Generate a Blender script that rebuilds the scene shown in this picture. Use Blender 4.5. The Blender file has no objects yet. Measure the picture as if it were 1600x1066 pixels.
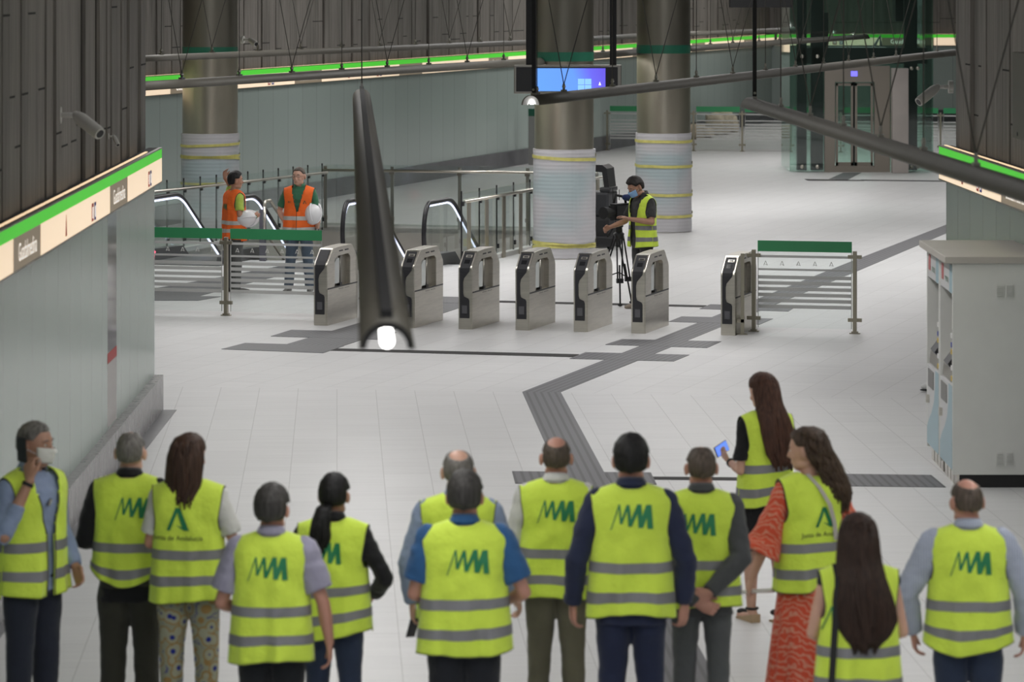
import bpy, bmesh, math, random
from mathutils import Vector, Matrix, noise

# ------------------------------------------------------------ camera, world, exposure, main lights
SC = bpy.context.scene
COL = SC.collection
F, CX, HOR, CH = 5800.0, 800.0, -35.0, 4.4      # focal length in px, centre column, horizon row, eye height
PI = math.pi
cam_d = bpy.data.cameras.new('camera'); cam = bpy.data.objects.new('camera', cam_d); COL.objects.link(cam)
cam.location = (0, 0, CH); cam.rotation_euler = (PI / 2, 0, 0)
cam_d.sensor_width = 36; cam_d.lens = F / 1600 * 36
cam_d.shift_y = (HOR - 533) / 1600
cam_d.clip_end = 400; cam_d.clip_start = 0.5
cam_d.dof.use_dof = True; cam_d.dof.focus_distance = 47.5; cam_d.dof.aperture_fstop = 4.0
SC.camera = cam
SC.view_settings.view_transform = 'Standard'; SC.view_settings.look = 'None'
SC.view_settings.gamma = 1; SC.view_settings.use_curve_mapping = False
SC.view_settings.exposure = 0.16
SC.cycles.transparent_max_bounces = 40
W = bpy.data.worlds.new('world'); SC.world = W; W.use_nodes = True
W.node_tree.nodes['Background'].inputs[0].default_value = (0.80, 0.86, 1.0, 1)
W.node_tree.nodes['Background'].inputs[1].default_value = 1.05

def area(name, loc, sx, sy, power, col=(1, 0.985, 0.97), rz=0.0, spread=150):
    l = bpy.data.lights.new(name, 'AREA'); l.shape = 'RECTANGLE'; l.size = sx; l.size_y = sy
    l.energy = power; l.color = col; l.spread = math.radians(spread)
    o = bpy.data.objects.new(name, l); COL.objects.link(o); o.location = loc; o.rotation_euler = (0, 0, rz)
    return o
# unseen area lights added in rows to fill the hall (ceiling at 7.4 m, above the frame)
for (x, y, p) in [(0.4, 3, 260), (0.4, 12, 150), (0.4, 21, 35), (0.4, 31, 80), (-2.5, 44, 170), (5.5, 45, 80), (-5.0, 56, 260),
                  (3.0, 57, 250), (11, 56, 210), (1.0, 70, 250), (8.5, 72, 240), (5, 86, 240), (12, 90, 250), (10, 103, 270)]:
    area('added_ceiling_fill', (x, y, 7.25), 3.2, 5.0, p, spread=168)

# ------------------------------------------------------------ pixel helpers (measuring the place from the photograph)
def G(px, py, z=0.0):
    d = (CH - z) * F / (py - HOR)
    return Vector(((px - CX) * d / F, d, z))
def PD(px, py, d):
    return Vector(((px - CX) * d / F, d, CH - (py - HOR) * d / F))
D2 = Vector((0.2843, 0.9587, 0)); A2 = math.atan2(D2.y, D2.x)
N2 = Vector((0.9587, -0.2843, 0))
A1 = PI / 2 + math.radians(2.7)

# ------------------------------------------------------------ materials
MATS = {}
def mat(name, col, rough=0.6, metal=0.0, emit=0.0, bump=None, noise_amt=0.0, nscale=8.0, alpha=1.0, spec=0.5, stretch=None, trans=0.0, coat=0.0, sheen=0.0, ecol=None):
    if name in MATS: return MATS[name]
    m = bpy.data.materials.new(name); m.use_nodes = True; nt = m.node_tree; b = nt.nodes['Principled BSDF']
    c = (*col, 1)
    b.inputs['Base Color'].default_value = c; b.inputs['Roughness'].default_value = rough
    b.inputs['Metallic'].default_value = metal; b.inputs['Specular IOR Level'].default_value = spec
    b.inputs['Alpha'].default_value = alpha
    if trans: b.inputs['Transmission Weight'].default_value = trans
    if coat: b.inputs['Coat Weight'].default_value = coat
    if sheen: b.inputs['Sheen Weight'].default_value = sheen
    if emit:
        b.inputs['Emission Color'].default_value = (*(ecol or col), 1); b.inputs['Emission Strength'].default_value = emit
    tc = nt.nodes.new('ShaderNodeTexCoord'); mp = nt.nodes.new('ShaderNodeMapping')
    nt.links.new(tc.outputs['Object'], mp.inputs[0])
    if stretch: mp.inputs['Scale'].default_value = stretch
    if noise_amt:
        n = nt.nodes.new('ShaderNodeTexNoise'); n.inputs['Scale'].default_value = nscale; n.inputs['Detail'].default_value = 5
        nt.links.new(mp.outputs[0], n.inputs['Vector'])
        mr = nt.nodes.new('ShaderNodeMapRange'); mr.inputs['From Min'].default_value = 0.3; mr.inputs['From Max'].default_value = 0.7
        mr.inputs['To Min'].default_value = 1 - noise_amt; mr.inputs['To Max'].default_value = 1 + noise_amt
        nt.links.new(n.outputs['Fac'], mr.inputs['Value'])
        mx = nt.nodes.new('ShaderNodeVectorMath'); mx.operation = 'SCALE'; mx.inputs[0].default_value = col
        nt.links.new(mr.outputs[0], mx.inputs['Scale']); nt.links.new(mx.outputs[0], b.inputs['Base Color'])
    if bump:
        n2 = nt.nodes.new('ShaderNodeTexNoise'); n2.inputs['Scale'].default_value = bump[0]; n2.inputs['Detail'].default_value = 4
        nt.links.new(mp.outputs[0], n2.inputs['Vector'])
        bp = nt.nodes.new('ShaderNodeBump'); bp.inputs['Distance'].default_value = bump[1]; bp.inputs['Strength'].default_value = 1
        nt.links.new(n2.outputs['Fac'], bp.inputs['Height']); nt.links.new(bp.outputs[0], b.inputs['Normal'])
    MATS[name] = m
    return m

def math_node(nt, op, a, b=None, c=None):
    n = nt.nodes.new('ShaderNodeMath'); n.operation = op
    for i, v in enumerate((a, b, c)):
        if v is None: continue
        if isinstance(v, (int, float)): n.inputs[i].default_value = v
        else: nt.links.new(v, n.inputs[i])
    return n.outputs[0]

def floor_mat(name):
    m = bpy.data.materials.new(name); m.use_nodes = True; nt = m.node_tree; b = nt.nodes['Principled BSDF']
    tc = nt.nodes.new('ShaderNodeTexCoord')
    br = nt.nodes.new('ShaderNodeTexBrick'); br.offset = 0.37; br.squash = 1.0
    br.inputs['Scale'].default_value = 1; br.inputs['Brick Width'].default_value = 0.83; br.inputs['Row Height'].default_value = 0.4135
    br.inputs['Mortar Size'].default_value = 0.0035; br.inputs['Mortar Smooth'].default_value = 0.2
    br.inputs['Color1'].default_value = (0.575, 0.572, 0.575, 1); br.inputs['Color2'].default_value = (0.545, 0.542, 0.545, 1)
    br.inputs['Mortar'].default_value = (0.36, 0.355, 0.35, 1); br.inputs['Bias'].default_value = 0
    nt.links.new(tc.outputs['Object'], br.inputs['Vector'])
    mp = nt.nodes.new('ShaderNodeMapping'); mp.inputs['Scale'].default_value = (5.0, 0.35, 1)
    nt.links.new(tc.outputs['Object'], mp.inputs[0])
    n = nt.nodes.new('ShaderNodeTexNoise'); n.inputs['Scale'].default_value = 2.5; n.inputs['Detail'].default_value = 8
    nt.links.new(mp.outputs[0], n.inputs['Vector'])
    mr = nt.nodes.new('ShaderNodeMapRange'); mr.inputs['From Min'].default_value = 0.3; mr.inputs['From Max'].default_value = 0.7
    mr.inputs['To Min'].default_value = 0.955; mr.inputs['To Max'].default_value = 1.045
    nt.links.new(n.outputs['Fac'], mr.inputs['Value'])
    mx = nt.nodes.new('ShaderNodeVectorMath'); mx.operation = 'SCALE'
    nt.links.new(br.outputs['Color'], mx.inputs[0]); nt.links.new(mr.outputs[0], mx.inputs['Scale'])
    nt.links.new(mx.outputs[0], b.inputs['Base Color'])
    b.inputs['Roughness'].default_value = 0.42; b.inputs['Specular IOR Level'].default_value = 1.05
    return m

def tactile_mat(name, period, duty=0.35, dots=False):
    m = bpy.data.materials.new(name); m.use_nodes = True; nt = m.node_tree; b = nt.nodes['Principled BSDF']
    tc = nt.nodes.new('ShaderNodeTexCoord'); sp = nt.nodes.new('ShaderNodeSeparateXYZ')
    nt.links.new(tc.outputs['Object'], sp.inputs[0])
    f1 = math_node(nt, 'FRACT', math_node(nt, 'DIVIDE', sp.outputs[1], period))
    v = math_node(nt, 'LESS_THAN', f1, duty)
    if dots:
        f2 = math_node(nt, 'FRACT', math_node(nt, 'DIVIDE', sp.outputs[0], period))
        v = math_node(nt, 'MULTIPLY', v, math_node(nt, 'LESS_THAN', f2, duty))
    mix = nt.nodes.new('ShaderNodeMix'); mix.data_type = 'RGBA'
    mix.inputs['A'].default_value = (0.10, 0.098, 0.108, 1); mix.inputs['B'].default_value = (0.05, 0.049, 0.053, 1)
    nt.links.new(v, mix.inputs['Factor']); nt.links.new(mix.outputs['Result'], b.inputs['Base Color'])
    b.inputs['Roughness'].default_value = 0.5
    return m

def panel_mat(name, col, period, dark=0.55, rough=0.25, width=0.012, var=0.03):
    m = bpy.data.materials.new(name); m.use_nodes = True; nt = m.node_tree; b = nt.nodes['Principled BSDF']
    tc = nt.nodes.new('ShaderNodeTexCoord'); sp = nt.nodes.new('ShaderNodeSeparateXYZ')
    nt.links.new(tc.outputs['Object'], sp.inputs[0])
    q = math_node(nt, 'DIVIDE', sp.outputs[0], period)
    f1 = math_node(nt, 'FRACT', q); v = math_node(nt, 'LESS_THAN', f1, width / period)
    wn = nt.nodes.new('ShaderNodeTexWhiteNoise'); wn.noise_dimensions = '1D'
    nt.links.new(math_node(nt, 'FLOOR', q), wn.inputs['W'])
    s = math_node(nt, 'ADD', math_node(nt, 'MULTIPLY', wn.outputs['Value'], var * 2), 1 - var)
    s2 = math_node(nt, 'MULTIPLY', s, math_node(nt, 'SUBTRACT', 1.0, math_node(nt, 'MULTIPLY', v, 1 - dark)))
    mx = nt.nodes.new('ShaderNodeVectorMath'); mx.operation = 'SCALE'; mx.inputs[0].default_value = col
    nt.links.new(s2, mx.inputs['Scale']); nt.links.new(mx.outputs[0], b.inputs['Base Color'])
    b.inputs['Roughness'].default_value = rough
    return m

M_floor = floor_mat('porcelain_tiles')
M_tact = tactile_mat('ribbed_guide_tile', 0.075); M_tdot = tactile_mat('studded_warning_tile', 0.06, 0.45, True)
M_glassw = panel_mat('mint_back_painted_glass', (0.305, 0.375, 0.337), 0.83, rough=0.22)
M_glassb = panel_mat('mint_wall_glass_rear', (0.345, 0.405, 0.38), 0.83, rough=0.25)
M_conc = mat('weathered_ribbed_panel', (0.245, 0.225, 0.202), 0.6, 0.1, noise_amt=0.22, nscale=2.2, stretch=(6, 6, 0.5), bump=(3.0, 0.01))
M_conc2 = mat('weathered_ribbed_panel_dark', (0.205, 0.19, 0.17), 0.6, 0.1, noise_amt=0.25, nscale=2.2, stretch=(6, 6, 0.5), bump=(3.0, 0.01))
M_joint = mat('dark_joint', (0.012, 0.011, 0.01), 0.8); M_seam = mat('dark_seam', (0.05, 0.046, 0.04), 0.8)
M_skirt = mat('grey_stone_skirting', (0.22, 0.212, 0.215), 0.25, noise_amt=0.2, nscale=5, stretch=(3, 3, 0.6))
M_skirtd = mat('charcoal_stone_skirting', (0.07, 0.07, 0.078), 0.3, noise_amt=0.25, nscale=3)
M_ceil = mat('dark_ceiling_paint', (0.05, 0.05, 0.05), 0.9)
M_steel = mat('brushed_stainless', (0.57, 0.54, 0.48), 0.3, 1.0, noise_amt=0.08, nscale=3, stretch=(1, 1, 14))
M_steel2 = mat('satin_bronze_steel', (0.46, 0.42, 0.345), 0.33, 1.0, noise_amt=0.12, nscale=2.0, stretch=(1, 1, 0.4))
M_clad = mat('unlit_bronze_steel', (0.24, 0.225, 0.19), 0.38, 1.0)  # darker copy of the column steel; shade above the lamps put into colour
M_steeld = mat('darker_stainless', (0.33, 0.315, 0.28), 0.35, 1.0)
M_dgreen = mat('dark_green_band', (0.012, 0.11, 0.065), 0.4)
M_black = mat('black_plastic', (0.018, 0.018, 0.02), 0.4)
M_blackm = mat('matt_black', (0.012, 0.012, 0.013), 0.75)
M_rubber = mat('black_rubber_handrail', (0.014, 0.014, 0.017), 0.35)
M_green = mat('green_glass_film', (0.035, 0.235, 0.095), 0.35)
M_tube = mat('grey_painted_reflector', (0.115, 0.107, 0.088), 0.5, 0.1, noise_amt=0.06, nscale=4)
M_white = mat('white_paint', (0.75, 0.75, 0.74), 0.45)
M_lamp = mat('fluorescent_tube', (1, 0.98, 0.95), 0.4, emit=7.0)
M_sgreen = mat('backlit_green', (0.06, 0.5, 0.03), 0.5, emit=0.55, ecol=(0.08, 0.62, 0.04))
M_scream = mat('backlit_cream', (0.8, 0.66, 0.5), 0.5, emit=0.62, ecol=(0.98, 0.76, 0.54), noise_amt=0.0)
M_sbrown = mat('backlit_taupe', (0.2, 0.165, 0.12), 0.5, emit=0.35, ecol=(0.33, 0.26, 0.18))
M_strip = mat('warm_light_strip', (1, 0.8, 0.5), 0.5, emit=0.8, ecol=(1, 0.72, 0.45))
M_letter = mat('lit_letters', (0.9, 0.85, 0.78), 0.5, emit=0.75, ecol=(1, 0.93, 0.85))
M_red = mat('red_mark', (0.5, 0.04, 0.035), 0.5); M_blue = mat('blue_mark', (0.03, 0.05, 0.28), 0.5)

def glass(name, tint=(0.965, 0.985, 0.98), a=0.06, rough=0.03):
    m = bpy.data.materials.new(name); m.use_nodes = True; nt = m.node_tree
    for n in list(nt.nodes): nt.nodes.remove(n)
    out = nt.nodes.new('ShaderNodeOutputMaterial'); tr = nt.nodes.new('ShaderNodeBsdfTransparent'); tr.inputs[0].default_value = (*tint, 1)
    gl = nt.nodes.new('ShaderNodeBsdfGlossy'); gl.inputs['Roughness'].default_value = rough; gl.inputs[0].default_value = (0.9, 0.95, 0.93, 1)
    mx = nt.nodes.new('ShaderNodeMixShader'); fr = nt.nodes.new('ShaderNodeFresnel'); fr.inputs[0].default_value = 1.45
    ge = nt.nodes.new('ShaderNodeNewGeometry')
    ad = math_node(nt, 'MULTIPLY', math_node(nt, 'ADD', fr.outputs[0], a * 0.3), math_node(nt, 'SUBTRACT', 1.0, ge.outputs['Backfacing']))
    nt.links.new(ad, mx.inputs[0]); nt.links.new(tr.outputs[0], mx.inputs[1]); nt.links.new(gl.outputs[0], mx.inputs[2])
    nt.links.new(mx.outputs[0], out.inputs[0])
    return m
M_glass = glass('clear_glass'); M_glassr = glass('balustrade_glass', (0.93, 0.96, 0.95), 0.3, 0.08); M_glassg = glass('greenish_glass', (0.78, 0.88, 0.84), 0.3)
def frost(name, col, a):
    m = bpy.data.materials.new(name); m.use_nodes = True; b = m.node_tree.nodes['Principled BSDF']
    b.inputs['Base Color'].default_value = (*col, 1); b.inputs['Alpha'].default_value = a; b.inputs['Roughness'].default_value = 0.6
    return m
M_frost = frost('frosted_vinyl', (0.52, 0.52, 0.51), 0.85)

# ------------------------------------------------------------ mesh helpers
def mesh_obj(name, bm, m=None, parent=None, smooth=False, loc=None, rz=None):
    me = bpy.data.meshes.new(name); bmesh.ops.recalc_face_normals(bm, faces=bm.faces) if not smooth == 'keep' else None
    bm.to_mesh(me); bm.free()
    o = bpy.data.objects.new(name, me); COL.objects.link(o)
    if m is not None:
        for x in (m if isinstance(m, (list, tuple)) else [m]): me.materials.append(x)
    if smooth:
        for p in me.polygons: p.use_smooth = True
    if parent is not None: o.parent = parent
    if loc is not None: o.location = loc
    if rz is not None: o.rotation_euler = (0, 0, rz)
    return o
def autosmooth(o, ang=40):
    me = o.data
    for p in me.polygons: p.use_smooth = True
    try: me.set_sharp_from_angle(angle=math.radians(ang))
    except Exception: pass
    return o
def bx(bm, x0, x1, y0, y1, z0, z1, mi=0, M=None):
    vs = [bm.verts.new(Vector(p)) for p in ((x0, y0, z0), (x1, y0, z0), (x1, y1, z0), (x0, y1, z0), (x0, y0, z1), (x1, y0, z1), (x1, y1, z1), (x0, y1, z1))]
    if M is not None:
        for v in vs: v.co = M @ v.co
    for f in ((0, 3, 2, 1), (4, 5, 6, 7), (0, 1, 5, 4), (1, 2, 6, 5), (2, 3, 7, 6), (3, 0, 4, 7)):
        fc = bm.faces.new([vs[i] for i in f]); fc.material_index = mi
    return vs
def box(name, dims, m, parent=None, bevel=0.0, loc=None, rz=None):
    bm = bmesh.new(); bx(bm, *dims)
    if bevel: bmesh.ops.bevel(bm, geom=list(bm.edges), offset=bevel, segments=2, affect='EDGES', profile=0.6)
    return mesh_obj(name, bm, m, parent, loc=loc, rz=rz)
def frames(pts):
    pts = [Vector(p) for p in pts]; n = len(pts); T = []
    for i in range(n):
        a = pts[max(0, i - 1)]; b = pts[min(n - 1, i + 1)]
        t = (b - a); T.append(t.normalized() if t.length > 1e-9 else Vector((0, 0, 1)))
    ref = Vector((0, 0, 1)) if abs(T[0].z) < 0.9 else Vector((0, 1, 0))
    u = (ref - T[0] * ref.dot(T[0])).normalized(); out = []
    for i in range(n):
        u = (u - T[i] * u.dot(T[i]))
        if u.length < 1e-6: u = T[i].orthogonal()
        u.normalize(); out.append((pts[i], T[i], u, T[i].cross(u)))
    return out
def tube(bm, pts, r, seg=8, mi=0, cap=True, ell=1.0, closed_round=False):
    fr = frames(pts); n = len(fr)
    rs = r if isinstance(r, (list, tuple)) else [r] * n
    rings = []
    if closed_round:   # hemispherical ends
        p, t, u, v = fr[0]
        for k in (0.35, 0.8):
            rr = rs[0] * math.sin(k * PI / 2); rings.append([bm.verts.new(p - t * rs[0] * math.cos(k * PI / 2) + (u * math.cos(a) + v * math.sin(a) * ell) * rr) for a in [2 * PI * j / seg for j in range(seg)]])
    for (p, t, u, v), rr in zip(fr, rs):
        rings.append([bm.verts.new(p + (u * math.cos(a) + v * math.sin(a) * ell) * rr) for a in [2 * PI * j / seg for j in range(seg)]])
    if closed_round:
        p, t, u, v = fr[-1]
        for k in (0.8, 0.35):
            rr = rs[-1] * math.sin(k * PI / 2); rings.append([bm.verts.new(p + t * rs[-1] * math.cos(k * PI / 2) + (u * math.cos(a) + v * math.sin(a) * ell) * rr) for a in [2 * PI * j / seg for j in range(seg)]])
    for a, b in zip(rings, rings[1:]):
        for j in range(seg):
            f = bm.faces.new((a[j], a[(j + 1) % seg], b[(j + 1) % seg], b[j])); f.material_index = mi
    if cap:
        f = bm.faces.new(list(reversed(rings[0]))); f.material_index = mi
        f = bm.faces.new(rings[-1]); f.material_index = mi
def rings_loft(bm, rings, seg=24, n=2.0, mi=0):
    """rings: (cx, cy, cz, rx, ry) in horizontal planes"""
    R = []
    for (cx, cy, cz, rx, ry) in rings:
        row = []
        for j in range(seg):
            a = 2 * PI * j / seg; c, s = math.cos(a), math.sin(a)
            row.append(bm.verts.new((cx + rx * math.copysign(abs(c) ** (2 / n), c), cy + ry * math.copysign(abs(s) ** (2 / n), s), cz)))
        R.append(row)
    for a, b in zip(R, R[1:]):
        for j in range(seg):
            bm.faces.new((a[j], a[(j + 1) % seg], b[(j + 1) % seg], b[j])).material_index = mi
    bm.faces.new(list(reversed(R[0]))).material_index = mi; bm.faces.new(R[-1]).material_index = mi
def ell(bm, c, r, M=None, seg=20, mi=0, rot=None):
    g = bmesh.ops.create_uvsphere(bm, u_segments=seg, v_segments=max(8, seg * 2 // 3), radius=1)
    X = Matrix.Diagonal((r[0], r[1], r[2], 1))
    if rot is not None: X = rot.to_4x4() @ X
    X = Matrix.Translation(Vector(c)) @ X
    if M is not None: X = M @ X
    for v in g['verts']: v.co = X @ v.co
    for v in g['verts']:
        for f in v.link_faces: f.material_index = mi
def prism(bm, pts, a0, a1, axis='x', mi=0):
    """extrude a polygon; pts in the plane normal to axis"""
    def P(p, t):
        return (t, p[0], p[1]) if axis == 'x' else ((p[0], t, p[1]) if axis == 'y' else (p[0], p[1], t))
    A = [bm.verts.new(P(p, a0)) for p in pts]; B = [bm.verts.new(P(p, a1)) for p in pts]; n = len(pts)
    for i in range(n): bm.faces.new((A[i], A[(i + 1) % n], B[(i + 1) % n], B[i])).material_index = mi
    bm.faces.new(list(reversed(A))).material_index = mi; bm.faces.new(B).material_index = mi
def remesh(bm, voxel, smooth=2):
    me = bpy.data.meshes.new('tmp'); bmesh.ops.recalc_face_normals(bm, faces=bm.faces); bm.to_mesh(me); bm.free()
    o = bpy.data.objects.new('tmp', me); COL.objects.link(o)
    r = o.modifiers.new('r', 'REMESH'); r.mode = 'VOXEL'; r.voxel_size = voxel
    if smooth:
        s = o.modifiers.new('s', 'SMOOTH'); s.iterations = smooth; s.factor = 0.5
    dg = bpy.context.evaluated_depsgraph_get(); ev = o.evaluated_get(dg)
    out = bpy.data.meshes.new_from_object(ev)
    bpy.data.objects.remove(o); bpy.data.meshes.remove(me)
    for p in out.polygons: p.use_smooth = True
    return out
def obj_from(name, me, m, parent=None):
    o = bpy.data.objects.new(name, me); COL.objects.link(o); me.name = name
    me.materials.clear()
    for x in (m if isinstance(m, (list, tuple)) else [m]): me.materials.append(x)
    if parent is not None: o.parent = parent
    return o
def text_mesh(s, size):
    c = bpy.data.curves.new('t', 'FONT'); c.body = s; c.size = size; c.extrude = 0.0; c.align_x = 'CENTER'; c.align_y = 'CENTER'
    o = bpy.data.objects.new('t', c); COL.objects.link(o)
    dg = bpy.context.evaluated_depsgraph_get(); me = bpy.data.meshes.new_from_object(o.evaluated_get(dg))
    bpy.data.objects.remove(o); bpy.data.curves.remove(c)
    return me
def text_obj(name, s, size, m, parent, M):
    me = text_mesh(s, size); me.materials.clear(); me.materials.append(m)
    me.transform(M); o = bpy.data.objects.new(name, me); COL.objects.link(o); o.parent = parent
    return o
def tag(o, label, cat, group=None, kind=None):
    o['label'] = label; o['category'] = cat
    if group: o['group'] = group
    if kind: o['kind'] = kind
    return o
def thing(name, label, cat, loc=(0, 0, 0), rz=0.0, group=None, scale=1.0):
    o = bpy.data.objects.new(name, None); COL.objects.link(o); o.location = loc; o.rotation_euler = (0, 0, rz); o.scale = (scale,) * 3
    o.empty_display_size = 0.2
    return tag(o, label, cat, group)
def struct(o):
    o['kind'] = 'structure'; return o
# ============================================================ FLOOR
def floor_poly(name, pts, ang, hole=None):
    """pts are world ground points; the object is turned so that its local x runs along the tile rows"""
    bm = bmesh.new(); R = Matrix.Rotation(-ang, 3, 'Z')
    bm.faces.new([bm.verts.new(R @ Vector(p)) for p in pts])
    if hole:
        h = [R @ Vector(p) for p in hole]
        xs = [p.x for p in h]; ys = [p.y for p in h]
        x0, x1, y0, y1 = min(xs), max(xs), min(ys), max(ys)
        for co, no in (((x0, 0, 0), (1, 0, 0)), ((x1, 0, 0), (1, 0, 0)), ((0, y0, 0), (0, 1, 0)), ((0, y1, 0), (0, 1, 0))):
            bmesh.ops.bisect_plane(bm, geom=list(bm.verts) + list(bm.edges) + list(bm.faces), plane_co=co, plane_no=no)
        for f in list(bm.faces):
            c = f.calc_center_median()
            if x0 < c.x < x1 and y0 < c.y < y1: bm.faces.remove(f)
    for f in bm.faces:
        if f.normal.z < 0: f.normal_flip()
    o = mesh_obj(name, bm, M_floor, smooth='keep', rz=ang)
    for p in o.data.polygons: p.use_smooth = False
    return struct(o)
BL = Vector((-2.42, 39.75, 0)); BD = Vector((5.83, -0.85, 0)).normalized()
bl, br_ = BL - BD * 16, BL + BD * 22
WO = Vector((-5.6, 58.3, 0))                        # near left corner of the escalator well
def WP(u, v, z=0.0): return WO + N2 * u + D2 * v + Vector((0, 0, z))
WW, WL = 5.1, 7.6
floor_poly('floor', [(bl.x, -8, 0), (br_.x, -8, 0), br_, bl], A1)
floor_poly('floor', [bl, br_, Vector((24, 125, 0)), Vector((-20, 125, 0))], A2, hole=[WP(0, 0), WP(WW, 0), WP(WW, WL), WP(0, WL)])

NT = [0]
def trim(pxpts, m, ang=None, z=0.004, world=False):
    NT[0] += 1
    ang = A2 if ang is None else ang
    R = Matrix.Rotation(-ang, 3, 'Z'); P = [Vector(p) if world else G(*p) for p in pxpts]
    bm = bmesh.new(); n = len(P)
    A = [bm.verts.new(R @ Vector((p.x, p.y, z))) for p in P]; B = [bm.verts.new(R @ Vector((p.x, p.y, -0.01))) for p in P]
    bm.faces.new(A)
    for i in range(n): bm.faces.new((A[i], A[(i + 1) % n], B[(i + 1) % n], B[i]))
    return struct(mesh_obj('trim_%d' % NT[0], bm, m, rz=ang))
# guide path of the front zone and its cross strips
trim([(816, 613), (876, 613), (1175, 1165), (1063, 1165)], M_tact, A1)
trim([(800, 737), (888, 738), (897, 757.5), (805, 756)], M_tact, A1, 0.0045)
trim([(944, 738.5), (1017, 739), (1026, 757.5), (955, 757)], M_tact, A1, 0.0045)
trim([(1300, 741), (1455, 743), (1478, 762), (1308, 760)], M_tact, A1, 0.0045)
trim([(1020, 745.5), (1302, 748), (1304, 752.5), (1023, 750)], M_joint, A1)
# guide path of the rear zone
trim([(816, 613), (876, 613), (1335, 426), (1478, 365), (1640, 300), (1610, 300), (1477, 352), (1332, 408), (1000, 541)], M_tact)
trim([(972, 530.5), (1127, 534), (1105, 544), (946, 539)], M_tact, z=0.005)
trim([(915, 551), (1077, 555), (1053, 565), (890, 561)], M_tact, z=0.005)
trim([(1065, 495), (1208, 498.5), (1187, 507.5), (1045, 503)], M_tdot, z=0.005)
trim([(1110, 476), (1243, 480), (1232, 487), (1093, 483)], M_tdot, z=0.005)
trim([(560, 465), (1104, 477.5), (1104, 480.5), (560, 468)], M_joint, z=0.003)
trim([(515, 544.5), (905, 554), (897, 558.5), (505, 548)], M_joint, z=0.003)
trim([(383, 536.5), (538, 541), (505, 552), (346, 546)], M_tdot, z=0.005)
trim([(455, 516), (620, 520), (590, 531), (423, 526)], M_tact, z=0.005)
trim([(432, 543), (700, 464), (765, 466), (515, 548)], M_tact)
trim([(690, 464), (760, 466), (742, 475), (668, 473)], M_tdot, z=0.006)
trim([(200, 458), (330, 436), (470, 410), (520, 412), (400, 440), (300, 466), (180, 464)], M_tact)
trim([(200, 470), (245, 462), (345, 464), (310, 470)], M_tdot, z=0.006)
trim([(1257, 280), (1345, 281.5), (1350, 283), (1262, 282.5)], M_joint, z=0.004)
trim([(1345, 281), (1478, 282.5), (1478, 284), (1345, 282.5)], M_joint, z=0.004)
trim([(1295, 280), (1318, 270), (1346, 270), (1325, 281)], M_tact)

# well: side walls, lower landing
bm = bmesh.new()
for a, b in ((WP(0, 0), WP(0, WL)), (WP(0, WL), WP(WW, WL)), (WP(WW, WL), WP(WW, 0)), (WP(WW, 0), WP(0, 0))):
    bm.faces.new([bm.verts.new(p) for p in (a, b, b + Vector((0, 0, -5.2)), a + Vector((0, 0, -5.2)))])
bm.faces.new([bm.verts.new(WP(u, v, -5.2)) for u, v in ((0, 0), (WW, 0), (WW, WL), (0, WL))])
struct(mesh_obj('wall_stairwell', bm, mat('grey_stone_lining', (0.42, 0.40, 0.37), 0.35, noise_amt=0.06, nscale=2)))
bm = bmesh.new(); R = Matrix.Rotation(A2, 4, 'Z'); o_ = WO
for (u0, u1, v0, v1) in ((-0.12, 0.0, 0, WL), (WW, WW + 0.12, 0, WL), (-0.12, WW + 0.12, WL, WL + 0.12)):
    P = [WP(u0, v0), WP(u1, v0), WP(u1, v1), WP(u0, v1)]
    A = [bm.verts.new(p + Vector((0, 0, 0.07))) for p in P]; B = [bm.verts.new(p + Vector((0, 0, -0.08))) for p in P]
    bm.faces.new(A); bm.faces.new(B[::-1])
    for i in range(4): bm.faces.new((A[i], A[(i + 1) % 4], B[(i + 1) % 4], B[i]))
NT[0] += 1; struct(mesh_obj('trim_%d' % NT[0], bm, mat('pale_stone_kerb', (0.6, 0.6, 0.58), 0.4)))

for u_, v_ in ((1.3, 6.2), (3.8, 6.2), (2.5, 3.5)):  # unseen lights added inside the well to brighten it
    area('added_well_fill', WP(u_, v_, -1.9), 1.2, 1.2, 60, rz=A2, spread=179)
# ============================================================ WALLS
rnd = random.Random(7)
def wall(side, org, ang, length, skirt, back=0.0, joints=True, seed=1, depth=0.35, zb=0.355, gmat=None):
    """local x along the wall to the viewer's right, local y into the wall"""
    rr = random.Random(seed)
    bm = bmesh.new(); bx(bm, 0, length, 0.0, depth, zb, 2.35)
    struct(mesh_obj('wall_' + side, bm, gmat or M_glassw, loc=org, rz=ang))
    bm = bmesh.new(); bx(bm, 0, length, -0.09, depth, 0, zb)
    struct(mesh_obj('baseboard_' + side, bm, skirt, loc=org, rz=ang))
    bm = bmesh.new(); x = 0
    lvl = [2.9, 3.25, 3.7, 4.4]
    while x < length:
        w = rr.uniform(0.26, 0.5); x1 = min(length, x + w); d = back + rr.choice((0, 0.012, 0.025, 0.04))
        mi = rr.choice((0, 0, 1))
        bx(bm, x + 0.004, x1 - 0.004, d, depth, 2.35, 7.4, mi)
        bx(bm, x - 0.01, x + 0.01, d + 0.03, depth, 2.35, 7.4, 3)  # dark strip set back in the seam between boards
        if joints and rr.random() < 0.6:
            z = 3.02 + rr.choice((0, 0.0, 0.12, 0.5, 1.1)); bx(bm, x + 0.01, x1 - 0.01, d - 0.003, d + 0.01, z, z + 0.016, 2)
        x = x1
    struct(mesh_obj('wall_%s_upper' % side, bm, [M_conc, M_conc2, M_joint, M_seam], loc=org, rz=ang))

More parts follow.
